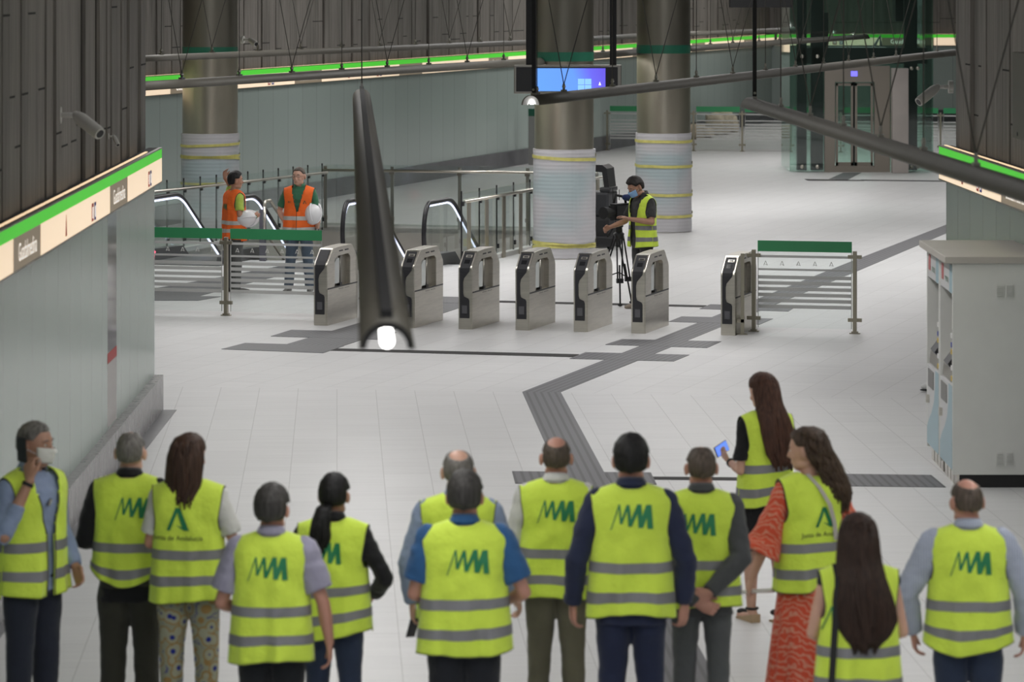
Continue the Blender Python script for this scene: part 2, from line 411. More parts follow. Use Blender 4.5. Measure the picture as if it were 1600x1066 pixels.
def sign_band(label, org, ang, length, first, period=6.6, seed=1, text=True, endcap=(True, True), y0=-0.075, blen=1.58):
    t = thing('wayfinding_light_band', label, 'lightbox sign', org, ang, 'illuminated wayfinding bands')
    ya = y0
    bm = bmesh.new(); bx(bm, 0, length, ya + 0.012, 0.06, 2.33, 2.668); 
    mesh_obj('housing', bm, M_blackm, t)
    bm = bmesh.new(); bx(bm, 0, length, ya, ya + 0.012, 2.565, 2.66); mesh_obj('green_stripe', bm, M_sgreen, t)
    bm = bmesh.new(); bx(bm, 0, length, ya - 0.004, ya + 0.02, 2.315, 2.33); bx(bm, 0, length, ya - 0.004, ya + 0.03, 2.66, 2.672); mesh_obj('frame_edge', bm, M_steeld, t)
    bm = bmesh.new()
    for k in range(int(length / 1.2)):
        bx(bm, k * 1.2 + 0.03, min(length, k * 1.2 + 1.17), ya + 0.05, ya + 0.075, 2.668, 2.676)
    mesh_obj('top_light_strip', bm, M_strip, t)
    x = 0; b0 = first
    while b0 > period: b0 -= period
    cuts = []
    while b0 < length:
        cuts.append((b0, min(length, b0 + blen))); b0 += period
    edges = [0.0]
    for a, b in cuts: edges += [a, b]
    edges.append(length)
    for i in range(0, len(edges) - 1):
        a, b = edges[i], edges[i + 1]
        if b - a < 0.05: continue
        isb = (i % 2 == 1)
        bm = bmesh.new(); bx(bm, a + 0.004, b - 0.004, ya, ya + 0.012, 2.33, 2.565)
        p = mesh_obj('name_panel' if isb else 'cream_panel', bm, M_sbrown if isb else M_scream, t)
        if isb and b - a > 1.2 and text:
            text_obj('lettering', 'Guadalmedina', 0.185, M_letter, p, Matrix.Translation(((a + b) / 2, ya - 0.004, 2.44)) @ Matrix.Rotation(PI / 2, 4, 'X'))
        if not isb and b - a > 2:
            c = b - 1.5
            for q, mm in ((0, M_red), (0.2, M_blue)):
                if c - q < a + 0.1: continue
                bm = bmesh.new(); bx(bm, c + q, c + q + 0.13, ya - 0.003, ya, 2.35, 2.50)
                bx(bm, c + q + 0.035, c + q + 0.05, ya - 0.005, ya - 0.003, 2.375, 2.47, 1); bx(bm, c + q + 0.08, c + q + 0.095, ya - 0.005, ya - 0.003, 2.375, 2.47, 1)
                mesh_obj('pictogram', bm, [mm, M_letter], p)
            c = a + 1.6
            if c < b - 2.2:
                bm = bmesh.new(); prism(bm, [(c, 2.36), (c + 0.05, 2.53), (c + 0.1, 2.36)], ya - 0.003, ya, 'y'); mesh_obj('pictogram', bm, mat('faded_red', (0.55, 0.12, 0.09), 0.5), p)
    return t

LWA = PI / 2 + 0.0055
LW0 = Vector((-3.64 + 0.0055 * 35.8, 2.0, 0))
wall('left', LW0, LWA, 35.8, M_skirt, back=0.055, seed=3, depth=0.45)
sign_band('wayfinding light band on the near left wall, topped by a green stripe', LW0 + Vector((0, 0, 0)), LWA, 35.8, first=(32.66 - 2.0), seed=2)
RWA = -PI / 2 + 0.0245
RW0 = Vector((4.48, 38.3, 0))
M_glassw2 = panel_mat('grey_green_wall_glass', (0.19, 0.235, 0.20), 0.83, rough=0.22)
wall('right', RW0, RWA, 34, M_skirt, back=0.075, seed=5, depth=0.45, gmat=M_glassw2)
sign_band('wayfinding light band on the near right wall, behind the right hanging lamp', RW0, RWA, 34, first=(38.3 - 34.2), seed=4)
# rear long wall
BW0 = Vector((-14.5, 86.8 - 14.5 / 0.2966, 0)); BWA = A2
BLEN = 30.2 / 0.2843
wall('back', BW0, BWA, 79.0, M_skirtd, back=0.05, seed=9, depth=0.4, gmat=M_glassb)
s0 = (72.3 - BW0.y) / 0.9587
sign_band('long wayfinding light band running behind the columns', BW0, BWA, 79.0, first=s0, period=6.5, seed=6)
# far end wall behind the lift
EW0 = Vector((BW0.x + 0.2843 * 79 - 0.3, BW0.y + 0.9587 * 79, 0))
wall('end', EW0, -0.03, 20, M_skirtd, back=0.05, seed=11, depth=0.4, gmat=M_glassb)
sign_band('distant wayfinding light band seen through the lift glass', EW0 + Vector((0.45, -0.02, 0)), -0.03, 20, first=3.2, seed=7)
# right hand outer wall of the deep hall and return wall of the near left wall
wall('outer', Vector((19, 116, 0)), -PI / 2, 80, M_skirtd, back=0.05, seed=12, joints=False)
bm = bmesh.new(); bx(bm, -16, -4.1, 37.35, 37.8, 0, 7.4); struct(mesh_obj('wall_return', bm, M_glassw))
bm = bmesh.new(); bx(bm, 4.95, 20, 37.85, 38.3, 0, 7.4); struct(mesh_obj('wall_return_right', bm, M_glassw))
bm = bmesh.new(); bx(bm, -20, 24, -8, 120, 7.4, 7.6); struct(mesh_obj('ceiling', bm, M_ceil))
# drain strip by the near left wall
trim([(-3.55, 2, 0), (-3.41, 2, 0), (-3.41, 37.75, 0), (-3.55, 37.75, 0)], M_skirtd, PI / 2, world=True)

# fire cabinet flush in the left wall
t = thing('fire_cabinet', 'narrow flush wall cabinet with dark glass top and red band on the left wall', 'cabinet', (-3.64, 33.14, 0), PI / 2)
box('door_frame', (0, 0.82, -0.02, 0.02, 0.36, 2.31), M_steel, t)
box('glass_door', (0.05, 0.77, -0.026, -0.018, 1.04, 2.28), mat('dark_mirror_glass', (0.10, 0.095, 0.095), 0.08, 0.9, noise_amt=0.9, nscale=1.6, stretch=(1, 1, 3)), t)
box('red_band', (0.03, 0.79, -0.028, -0.018, 0.945, 1.035), mat('signal_red', (0.35, 0.02, 0.02), 0.5), t)
box('lower_door', (0.03, 0.79, -0.026, -0.018, 0.37, 0.94), mat('pale_grey_sheet', (0.42, 0.40, 0.39), 0.4, 0.3), t)

# ============================================================ COLUMNS
def wrap_mat():
    m = bpy.data.materials.new('foam_wrap'); m.use_nodes = True; nt = m.node_tree; b = nt.nodes['Principled BSDF']
    tc = nt.nodes.new('ShaderNodeTexCoord')
    mp = nt.nodes.new('ShaderNodeMapping'); mp.inputs['Scale'].default_value = (0.5, 0.5, 1); nt.links.new(tc.outputs['Object'], mp.inputs[0])
    wv = nt.nodes.new('ShaderNodeTexWave'); wv.bands_direction = 'Z'; wv.inputs['Scale'].default_value = 5.2; wv.inputs['Distortion'].default_value = 0.8; wv.inputs['Detail'].default_value = 2
    nt.links.new(mp.outputs[0], wv.inputs['Vector'])
    n = nt.nodes.new('ShaderNodeTexNoise'); n.inputs['Scale'].default_value = 1.2; nt.links.new(mp.outputs[0], n.inputs['Vector'])
    rp = nt.nodes.new('ShaderNodeValToRGB'); e = rp.color_ramp.elements
    e[0].position = 0.35; e[0].color = (0.36, 0.43, 0.45, 1); e[1].position = 0.5; e[1].color = (0.48, 0.47, 0.49, 1)
    nt.links.new(n.outputs['Fac'], rp.inputs[0])
    mr = nt.nodes.new('ShaderNodeMapRange'); mr.inputs['To Min'].default_value = 0.95; mr.inputs['To Max'].default_value = 1.03
    nt.links.new(wv.outputs['Fac'], mr.inputs['Value'])
    mx = nt.nodes.new('ShaderNodeVectorMath'); mx.operation = 'SCALE'; nt.links.new(rp.outputs[0], mx.inputs[0]); nt.links.new(mr.outputs[0], mx.inputs['Scale'])
    nt.links.new(mx.outputs[0], b.inputs['Base Color']); b.inputs['Roughness'].default_value = 0.35
    bp = nt.nodes.new('ShaderNodeBump'); bp.inputs['Distance'].default_value = 0.002; nt.links.new(wv.outputs['Fac'], bp.inputs['Height']); nt.links.new(bp.outputs[0], b.inputs['Normal'])
    return m
M_wrap = wrap_mat(); M_tape = mat('yellow_packing_tape', (0.56, 0.52, 0.16), 0.4, noise_amt=0.15, nscale=10)
def column(x, y, label, wtop, tapes, seed):
    t = thing('column', label, 'column', (x, y, 0), 0.0, 'steel clad round columns')
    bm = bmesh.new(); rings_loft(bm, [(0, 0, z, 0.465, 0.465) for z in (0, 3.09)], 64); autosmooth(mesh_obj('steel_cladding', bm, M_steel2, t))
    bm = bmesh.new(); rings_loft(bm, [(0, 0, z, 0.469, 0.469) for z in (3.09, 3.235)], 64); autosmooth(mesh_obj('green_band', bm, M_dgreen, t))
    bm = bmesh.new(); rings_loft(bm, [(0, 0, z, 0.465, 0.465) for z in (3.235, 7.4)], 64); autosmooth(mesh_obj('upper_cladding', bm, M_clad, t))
    rr = random.Random(seed)
    bm = bmesh.new(); seg = 72; rows = 40; R = []
    for i in range(rows + 1):
        z = 0.01 + wtop * i / rows; row = []
        for j in range(seg):
            a = 2 * PI * j / seg; r = 0.487 + 0.006 * noise.noise(Vector((math.cos(a) * 2, math.sin(a) * 2, z * 5 + seed))) + (0.012 if j % 19 == seed % 19 else 0)
            row.append(bm.verts.new((r * math.cos(a), r * math.sin(a), z)))
        R.append(row)
    for A, B in zip(R, R[1:]):
        for j in range(seg): bm.faces.new((A[j], A[(j + 1) % seg], B[(j + 1) % seg], B[j]))
    bm.faces.new(R[-1]); w = autosmooth(mesh_obj('foam_wrap', bm, M_wrap, t), 60)
    for (z, dz, h) in tapes:
        bm = bmesh.new(); A = []; B = []
        for j in range(seg):
            a = 2 * PI * j / seg; zz = z + dz * math.sin(a * 0.5 + seed) + 0.01 * noise.noise(Vector((a * 2, z, seed)))
            A.append(bm.verts.new((0.502 * math.cos(a), 0.502 * math.sin(a), zz))); B.append(bm.verts.new((0.502 * math.cos(a), 0.502 * math.sin(a), zz + h)))
        for j in range(seg): bm.faces.new((A[j], A[(j + 1) % seg], B[(j + 1) % seg], B[j]))
        autosmooth(mesh_obj('tape', bm, M_tape, w))
column(-5.09, 62.6, 'round steel column at far left, its wrapped foot behind the escalator newels', 1.77, [(1.60, 0.05, 0.045), (1.40, 0.04, 0.04), (1.33, -0.05, 0.04), (0.95, 0.03, 0.04)], 3)
column(0.82, 58.4, 'round steel column in foam wrap behind the ticket gates, the hanging screen above it', 1.70, [(1.55, 0.04, 0.05), (0.20, 0.05, 0.06), (0.17, -0.03, 0.05)], 1)
column(2.63, 64.4, 'round steel column in foam wrap and yellow tape right of the cameraman', 1.70, [(1.56, 0.02, 0.05), (1.14, 0.03, 0.05), (0.65, 0.03, 0.05), (0.28, 0.03, 0.05)], 2)

# ============================================================ HANGING TUBE LAMPS
TZ = 3.04
M_wire = mat('steel_wire', (0.11, 0.105, 0.095), 0.4, 0.8)
def lamp(label, p0, p1, fixes, open_near=True, power=30, r=0.102, light=True, TZ=TZ):
    """half pipe reflector hung open side down, from p0 (near) to p1 (far)"""
    p0 = Vector((p0[0], p0[1], TZ)); p1 = Vector((p1[0], p1[1], TZ)); d = p1 - p0; L = d.length; ang = math.atan2(d.y, d.x)
    t = thing('hanging_tube_lamp', label, 'lamp', p0, ang, 'half pipe lamps hung from the ceiling')
    bm = bmesh.new(); seg = 20; nl = max(2, int(L / 1.5))
    R = []
    for i in range(nl + 1):
        x = L * i / nl; row = []
        for j in range(seg + 1):
            a = PI * j / seg; row.append(bm.verts.new((x, r * math.cos(a), r * 1.05 * math.sin(a))))
        R.append(row)
    for A, B in zip(R, R[1:]):
        for j in range(seg): bm.faces.new((A[j], A[j + 1], B[j + 1], B[j]))
    o = mesh_obj('reflector_shell', bm, [M_tube, M_white], t, smooth=True)
    s = o.modifiers.new('thick', 'SOLIDIFY'); s.thickness = 0.006; s.offset = -1; s.use_even_offset = True
    near = label.startswith('near')
    for x in (0.06, L - 0.06):
        k = 0.74 if near else 0.45
        bm = bmesh.new(); prism(bm, [(r * 0.99 * math.cos(PI * j / seg), r * 1.03 * math.sin(PI * j / seg)) for j in range(seg + 1)] + [(-r * k * math.cos(PI * j / seg), r * k * math.sin(PI * j / seg)) for j in range(seg + 1)], x - 0.02, x + 0.004, 'x')
        mesh_obj('end_cap', bm, M_blackm if near else M_white, t)
    bm = bmesh.new(); tube(bm, [(0.02, 0, 0.03), (L - 0.02, 0, 0.03)], 0.024, 16); mesh_obj('fluorescent_tube', bm, M_lamp, t, smooth=True)
    if label.startswith('near'):
        box('spine_rail', (0.1, L - 0.1, -0.022, 0.022, r * 1.03, r * 1.05 + 0.03), M_blackm, t)
    if light:
        n = max(1, round(L / 7)); 
        for i in range(n):
            a = area('tube_light', ((i + 0.5) * L / n, 0, 0.002), L / n * 0.97, 0.08, power * L / n, spread=165); a.parent = t
    for k, (q, kind) in enumerate(fixes):
        x = q * L
        bm = bmesh.new(); bx(bm, x - 0.05, x + 0.05, -0.022, 0.022, r * 1.02, r * 1.05 + 0.02); bx(bm, x - 0.012, x + 0.012, -0.012, 0.012, r * 1.05, r * 1.05 + 0.085); tube(bm, [(x - 0.03, 0, r + 0.06), (x + 0.03, 0, r + 0.06)], 0.014, 8)
        c = mesh_obj('clip', bm, M_steeld, t)
        if kind == 'p':
            bm = bmesh.new(); bx(bm, x - 0.02, x + 0.02, -0.02, 0.02, r, 7.4 - TZ); mesh_obj('hanger_post', bm, M_blackm, t)
        elif kind == 'v':
            for s in (-1, 1):
                bm = bmesh.new(); ca, sa = math.cos(ang), math.sin(ang); dx, dy = (s * 0.95 + 0.2) * ca, -(s * 0.95 + 0.2) * sa
                tube(bm, [(x, 0, r + 0.08), (x + dx * 1.0, dy * 1.0, 7.4 - TZ)], 0.0055, 6); mesh_obj('suspension_cable', bm, M_wire, t)
        else:
            bm = bmesh.new(); tube(bm, [(x, 0, r + 0.08), (x, 0, 7.4 - TZ)], 0.0055, 6); mesh_obj('suspension_cable', bm, M_wire, t)
    return t
def PT(px, py, z=3.09): 
    p = G(px, py, z); return (p.x, p.y)
def fx(p0, p1, pxs):
    """fraction along the lamp of each clip, from its column in the photograph"""
    out = []
    for px, k in pxs:
        s = (px - CX) / F; dx, dy = p1[0] - p0[0], p1[1] - p0[1]
        q = (s * p0[1] - p0[0]) / (dx - s * dy); out.append((min(0.995, max(0.005, q)), k))
    return out
a, b = (-0.456, 13.55), PT(565, 146)
T1 = lamp('near hanging lamp seen end on with its bright tube, in front of the left gates', a, b, [(0.965, 's'), (0.995, 's')], power=5.8)
a, b = PT(829, 157), PT(1490, 82)
lamp('long hanging lamp crossing in front of the lit screen and two columns', a, b, fx(a, b, [(834, 'p'), (839, 's'), (881, 'v'), (957, 's'), (1025, 'v'), (1088, 's'), (1145, 'v'), (1196, 's'), (1243, 'v'), (1287, 's'), (1326, 'v'), (1365, 's'), (1400, 'v'), (1464, 's')]), power=5.8)
a, b = PT(1172, 160), PT(1600, 296)
b = (a[0] + (b[0] - a[0]) * 1.5, a[1] + (b[1] - a[1]) * 1.5)
lamp('hanging lamp at upper right sloping down towards the right wall', a, b, fx(a, b, [(1179, 'p'), (1220, 's'), (1266, 'v'), (1318, 's'), (1376, 'v'), (1443, 's'), (1525, 'v')]), power=5.8)
a, b = PT(215, 135), PT(856, 95)
lamp('hanging lamp in front of the back wall band, ending at the middle column', a, b, fx(a, b, [(284, 'v'), (374, 's'), (456, 'v'), (534, 's'), (605, 'v'), (670, 's'), (730, 'v'), (787, 's'), (851, 'p')]), power=6)
a, b = PT(905, 89), PT(1019, 79)
lamp('short stretch of hanging lamp between the middle and right columns', a, b, fx(a, b, [(942, 's'), (1003, 'p')]), power=6)
a, b = PT(1060, 77), PT(1352, 57)
lamp('hanging lamp leading from the right column into the lift glass', a, b, fx(a, b, [(1110, 's'), (1145, 'v'), (1186, 's'), (1218, 'v'), (1255, 's'), (1300, 'v')]), power=6)
a, b = PT(200, 92, 3.25), PT(846, 65, 3.25)
lamp('upper hanging lamp against the ribbed back wall, left of the middle column', a, b, fx(a, b, [(252, 's'), (331, 'v'), (403, 's'), (470, 'v'), (534, 's'), (593, 'v'), (649, 's'), (702, 'v'), (750, 's'), (797, 'v')]), power=4, r=0.088, TZ=3.2)
a, b = PT(900, 62), PT(1010, 55)
lamp('upper hanging lamp seen between the middle and right columns', a, b, fx(a, b, [(950, 's')]), power=4)
a, b = PT(1070, 53), PT(1240, 46)
lamp('uppermost hanging lamp right of the taped column', a, b, fx(a, b, [(1130, 's'), (1180, 's')]), power=4)

# ============================================================ HANGING SCREEN
def screen_mat():
    m = bpy.data.materials.new('lit_screen'); m.use_nodes = True; nt = m.node_tree; b = nt.nodes['Principled BSDF']
    tc = nt.nodes.new('ShaderNodeTexCoord'); sp = nt.nodes.new('ShaderNodeSeparateXYZ'); nt.links.new(tc.outputs['Object'], sp.inputs[0])
    rp = nt.nodes.new('ShaderNodeValToRGB'); e = rp.color_ramp.elements
    e[0].position = 0; e[0].color = (0.13, 0.36, 0.95, 1); e[1].position = 1; e[1].color = (0.13, 0.09, 0.75, 1)
    k = rp.color_ramp.elements.new(0.55); k.color = (0.13, 0.33, 0.95, 1); k = rp.color_ramp.elements.new(0.8); k.color = (0.14, 0.13, 0.85, 1)
    v = math_node(nt, 'ADD', math_node(nt, 'MULTIPLY', sp.outputs[0], 1.02), math_node(nt, 'MULTIPLY', sp.outputs[2], 0.35))
    nt.links.new(math_node(nt, 'ADD', v, 0.45), rp.inputs[0])
    b.inputs['Base Color'].default_value = (0.02, 0.02, 0.04, 1); nt.links.new(rp.outputs[0], b.inputs['Emission Color']); b.inputs['Emission Strength'].default_value = 1.0
    b.inputs['Roughness'].default_value = 0.2
    return m
c = PD(887, 124, 50.5)
t = thing('hanging_display_screen', 'wide hanging display with a lit blue and purple screen', 'display screen', c, -0.02)
hw, hh = 84 * 50.5 / F, 22.5 * 50.5 / F
box('casing', (-hw, hw, 0, 0.14, -hh, hh), M_steeld, t, 0.01)
box('black_bezel', (-hw + 0.03, hw - 0.05, -0.006, 0.01, -hh + 0.03, hh - 0.03), M_black, t)
sx0, sx1 = (835 - 887) * 50.5 / F, (946 - 887) * 50.5 / F
scr = box('lit_panel', (sx0, sx1, -0.012, -0.004, -hh + 0.035, hh - 0.045), screen_mat(), t)
bm = bmesh.new(); M_pane = mat('pale_blue_glow', (0.2, 0.45, 1), 0.5, emit=1.0, ecol=(0.24, 0.5, 1.0))
x0 = (903 - 887) * 50.5 / F
for i in (0, 1):
    for j in (0, 1): bx(bm, x0 + i * 0.095, x0 + i * 0.095 + 0.088, -0.015, -0.012, -0.155 + j * 0.085, -0.155 + j * 0.085 + 0.078)
mesh_obj('window_logo', bm, M_pane, scr)
bm = bmesh.new(); prism(bm, [(0.42, -0.08), (0.455, -0.08), (0.4375, -0.03)], -0.015, -0.012, 'y'); mesh_obj('white_icon', bm, mat('white_glow', (1, 1, 1), 0.5, emit=1.0), scr)
for px in (827, 958):
    x = (px - 887) * 50.5 / F; box('hanger_post', (x - 0.045, x + 0.045, 0.03, 0.11, hh, 7.4 - c.z), M_blackm, t)
c = PD(1190, -8, 62)
t = thing('hanging_sign', 'black hanging sign box cut off by the top edge of the photo', 'sign', c, 0.05)
box('casing', (-0.53, 0.53, 0, 0.16, -0.21, 0.21), M_blackm, t, 0.01); box('hanger_post', (-0.42, -0.36, 0.05, 0.1, 0.21, 7.4 - c.z), M_blackm, t); box('hanger_post', (0.36, 0.42, 0.05, 0.1, 0.21, 7.4 - c.z), M_blackm, t)

# ============================================================ TICKET GATES
def arc(cx, cz, r, a0, a1, n): return [(cx + r * math.cos(math.radians(a0 + (a1 - a0) * i / n)), cz + r * math.sin(math.radians(a0 + (a1 - a0) * i / n))) for i in range(n + 1)]
GL = 1.20; GW = 0.182
OUT = [(0, 0.46), (0, 0.76)] + arc(0.10, 0.78, 0.10, 180, 138, 4) + arc(0.27, 0.93, 0.10, 128, 95, 3) + [(0.61, 1.04)] + arc(GL - 0.27, 0.93, 0.11, 88, 50, 3) + arc(GL - 0.10, 0.78, 0.10, 42, 0, 4) + [(GL, 0.76), (GL, 0.46)]
OUT = [(y, z * 0.935 if z > 0.46 else z) for y, z in OUT]
INN = [(0.30, 0.46), (0.30, 0.70)] + arc(0.36, 0.84, 0.06, 180, 138, 4) + arc(0.39, 0.87, 0.04, 128, 95, 3) + [(0.61, 0.915)] + arc(GL - 0.39, 0.87, 0.045, 88, 50, 3) + arc(GL - 0.36, 0.84, 0.06, 42, 0, 4) + [(GL - 0.30, 0.70), (GL - 0.30, 0.46)]
INN = [(y, z * 0.935 if z > 0.46 else z) for y, z in INN]
def front_y(z):   # front profile y at height z
    if z <= 0.71: return 0.0
    best = 0
    for (y0, z0), (y1, z1) in zip(OUT[1:], OUT[2:]):
        if z0 <= z <= z1 and z1 > z0: return y0 + (y1 - y0) * (z - z0) / (z1 - z0)
    return 0.27
def make_gate(label, loc, reader=True):
    """local y runs back from the front face, local x across"""
    t = thing('ticket_gate', label, 'ticket gate', loc, A2 - PI / 2, 'stainless ticket gates in a row')
    bm = bmesh.new(); bx(bm, 0, GW, 0, GL, 0, 0.465); bmesh.ops.bevel(bm, geom=[e for e in bm.edges if abs(e.verts[0].co.z - e.verts[1].co.z) > 0.3], offset=0.012, segments=2, affect='EDGES')
    mesh_obj('base_cabinet', bm, M_steel, t)
    bm = bmesh.new(); n = len(OUT)
    oa = [bm.verts.new((0.0, y, z)) for y, z in OUT]; ob = [bm.verts.new((GW, y, z)) for y, z in OUT]
    ia = [bm.verts.new((0.0, y, z)) for y, z in INN]; ib = [bm.verts.new((GW, y, z)) for y, z in INN]
    for i in range(n - 1):
        bm.faces.new((oa[i], oa[i + 1], ob[i + 1], ob[i])); bm.faces.new((ia[i], ib[i], ib[i + 1], ia[i + 1]))
        bm.faces.new((oa[i], ia[i], ia[i + 1], oa[i + 1])); bm.faces.new((ob[i], ob[i + 1], ib[i + 1], ib[i]))
    bm.faces.new((oa[0], ob[0], ib[0], ia[0])); bm.faces.new((oa[-1], ia[-1], ib[-1], ob[-1]))
    fr = mesh_obj('arched_frame', bm, M_steel, t); bv = fr.modifiers.new('b', 'BEVEL'); bv.width = 0.008; bv.segments = 2; bv.limit_method = 'ANGLE'; bv.angle_limit = 0.9
    box('inner_panel', (0.06, GW - 0.06, 0.29, GL - 0.29, 0.46, 0.87), mat('satin_gate_panel', (0.36, 0.34, 0.30), 0.3, 1.0), t)
    bm = bmesh.new(); bx(bm, GW - 0.006, GW + 0.003, 0.02, GL - 0.02, 0.452, 0.470); bx(bm, -0.003, 0.006, 0.02, GL - 0.02, 0.452, 0.470); mesh_obj('shadow_gap', bm, M_black, t)
    for s in (0, 1):
        bm = bmesh.new(); tube(bm, [(GW - 0.03 if s else 0.03, 0.56, 0.47), (GW - 0.03 if s else 0.03, 0.56, 0.86)], 0.018, 12)
        mesh_obj('door_pivot', bm, M_steeld, t, smooth=True)
        bm = bmesh.new(); prism(bm, [(0.33, 0.50), (0.53, 0.50), (0.53, 0.82), (0.42, 0.82), (0.33, 0.74)], (GW - 0.035) if s else 0.025, (GW - 0.023) if s else 0.037, 'x')
        mesh_obj('glass_leaf', bm, mat('pale_acrylic_leaf', (0.66, 0.70, 0.69), 0.15), t)
        box('pivot_foot', ((GW - 0.055) if s else 0.01, (GW - 0.01) if s else 0.055, 0.52, 0.60, 0.47, 0.505), M_black, t)
    # slots on the flank and on the top rail
    bm = bmesh.new(); bx(bm, GW, GW + 0.003, 0.45, 0.62, 0.425, 0.437); bx(bm, GW, GW + 0.003, 0.68, 0.85, 0.425, 0.437); mesh_obj('flank_slot', bm, M_steeld, t)
    bm = bmesh.new(); bx(bm, GW, GW + 0.003, 0.46, 0.60, 0.905, 0.922); bx(bm, GW, GW + 0.003, 0.68, 0.82, 0.905, 0.922); mesh_obj('rail_slot', bm, M_black, t)
    # black front fascia that follows the rounded nose, with the steel blister at its right
    prof = [(0.14, 0.12, 0.80), (0.20, 0.12, 0.80), (0.36, 0.12, 0.80), (0.385, 0.12, 0.74), (0.41, 0.12, 0.42), (0.45, 0.12, 0.36), (0.60, 0.12, 0.35), (0.66, 0.12, 0.42), (0.76, 0.12, 0.80), (0.80, 0.12, 0.83), (0.86, 0.13, 0.86), (0.92, 0.13, 0.86), (0.97, 0.13, 0.86), (1.01, 0.14, 0.85)]
    bm = bmesh.new(); prev = None
    for z, u0, u1 in prof:
        z = z if z < 0.5 else 0.5 + (z - 0.5) * 0.86
        y = front_y(z) - 0.006; zz = z + (0.006 if z > 0.75 else 0)
        row = [bm.verts.new((u0 * GW, y, zz)), bm.verts.new((u1 * GW, y, zz))]
        if prev: bm.faces.new((prev[0], prev[1], row[1], row[0]))
        prev = row
    fs = mesh_obj('black_fascia', bm, mat('gate_black_fascia', (0.035, 0.035, 0.039), 0.55, spec=0.25), t); sd = fs.modifiers.new('s', 'SOLIDIFY'); sd.thickness = 0.006; sd.offset = 0
    box('lower_window', (0.28 * GW, 0.66 * GW, -0.014, -0.006, 0.20, 0.30), mat('smoked_window', (0.10, 0.10, 0.11), 0.2), t)
    if reader:
        def slope_box(nm, u0, u1, z0, z1, d, m):
            bm = bmesh.new(); vs = []
            for z in (z0, z1):
                y = front_y(z)
                for dd in (d, 0.0):
                    vs.append([bm.verts.new((u0 * GW, y - dd * 0.8 - 0.003, z + dd * 0.6)), bm.verts.new((u1 * GW, y - dd * 0.8 - 0.003, z + dd * 0.6))])
            a, b, c_, d_ = vs
            bm.faces.new((a[0], a[1], c_[1], c_[0])); bm.faces.new((b[0], d_[0], d_[1], b[1])); bm.faces.new((a[0], b[0], b[1], a[1])); bm.faces.new((c_[0], c_[1], d_[1], d_[0])); bm.faces.new((a[0], c_[0], d_[0], b[0])); bm.faces.new((a[1], b[1], d_[1], c_[1]))
            return mesh_obj(nm, bm, m, t)
        slope_box('card_slot_plate', 0.34, 0.78, 0.885, 0.912, 0.014, M_steel)
        slope_box('card_slot', 0.42, 0.70, 0.892, 0.904, 0.017, M_black)
        slope_box('reader_pad', 0.34, 0.72, 0.815, 0.86, 0.012, mat('reader_pad_glass', (0.02, 0.02, 0.022), 0.12))
    return t
gx = [(490, 508.5, 'leftmost stainless ticket gate, joined to the left glass barrier', False), (626, 512.5, 'ticket gate partly hidden by the near hanging lamp, second from the left', True),
      (716, 514.5, 'third ticket gate from the left, just right of the near hanging lamp', True), (805, 516, 'middle one of the seven ticket gates, in front of the wrapped column', True),
      (896, 518.5, 'ticket gate just left of the camera tripod legs', True), (986, 521, 'ticket gate in front of the cameraman, right of the tripod', True),
      (1126, 524, 'rightmost ticket gate, beside the right glass barrier post', True)]
for px, py, lb, rd in gx:
    p = G(px, py); make_gate(lb, p, rd)

# ============================================================ GLASS BARRIERS WITH GREEN TOP
def a_mark(bm, cx, cz, s, y, mi=0):
    def q(a, b, w):
        bm.faces.new([bm.verts.new((cx + p * s, y, cz + r * s)) for p, r in ((a[0], a[1]), (a[0] + w, a[1]), (b[0] + w, b[1]), (b[0], b[1]))]).material_index = mi
    q((-0.5, -0.5), (-0.09, 0.5), 0.16); q((0.34, -0.5), (-0.07, 0.5), 0.16)
    bm.faces.new([bm.verts.new((cx + p * s, y, cz + r * s)) for p, r in ((-0.22, -0.2), (-0.16, -0.33), (0.45, -0.5), (0.38, -0.36))]).material_index = mi
M_mark = mat('pale_etched_mark', (0.62, 0.62, 0.6), 0.6); M_post = mat('barrier_post_steel', (0.34, 0.315, 0.25), 0.38, 0.9)
M_gpost = M_post
def barrier(label, p0, p1, posts, lo_fade=True, name='glass_barrier', marks=True, group='glass crowd barriers'):
    p0, p1 = Vector(p0), Vector(p1); d = p1 - p0; L = d.length; ang = math.atan2(d.y, d.x)
    t = thing(name, label, 'barrier', (p0.x, p0.y, 0), ang, group)
    g = box('glass_pane', (0, L, -0.005, 0.005, 0.055, 1.0), M_glass, t)
    box('green_top_panel', (0, L, -0.007, 0.007, 1.0, 1.135), M_green, t)
    bm = bmesh.new()
    for z0, z1 in [(0.925, 0.955), (0.765, 0.79)] + [(0.66 - 0.0725 * k, 0.703 - 0.0725 * k) for k in range(6)]: bx(bm, 0.01, L - 0.01, -0.0065, 0.0065, z0, z1)
    bx(bm, 0.0, 0.008, -0.006, 0.006, 0.055, 1.0); bx(bm, L - 0.008, L, -0.006, 0.006, 0.055, 1.0)
    mesh_obj('frosted_stripes', bm, M_frost, g)
    if marks:
        bm = bmesh.new(); k = 0.10
        while k < L - 0.05:
            a_mark(bm, k, 0.855, 0.055, -0.008); k += 0.206
        mesh_obj('etched_letters', bm, M_mark, g)
    for x in posts:
        q = thing('barrier_post', 'x', 'post', (0, 0, 0), 0); bpy.data.objects.remove(q)
        bm = bmesh.new(); bx(bm, x - 0.022, x + 0.022, -0.03, 0.03, 0.0, 1.02); bx(bm, x - 0.065, x + 0.065, -0.03, 0.03, 0, 0.012); bx(bm, x - 0.04, x + 0.04, -0.03, 0.03, 0.012, 0.03)
        for z in (0.95, 0.17): bx(bm, x - 0.085, x + 0.085, -0.02, 0.02, z - 0.022, z + 0.022)
        mesh_obj('post', bm, M_gpost, t)
    return t
a = G(360, 488); b_ = G(503, 491.5)
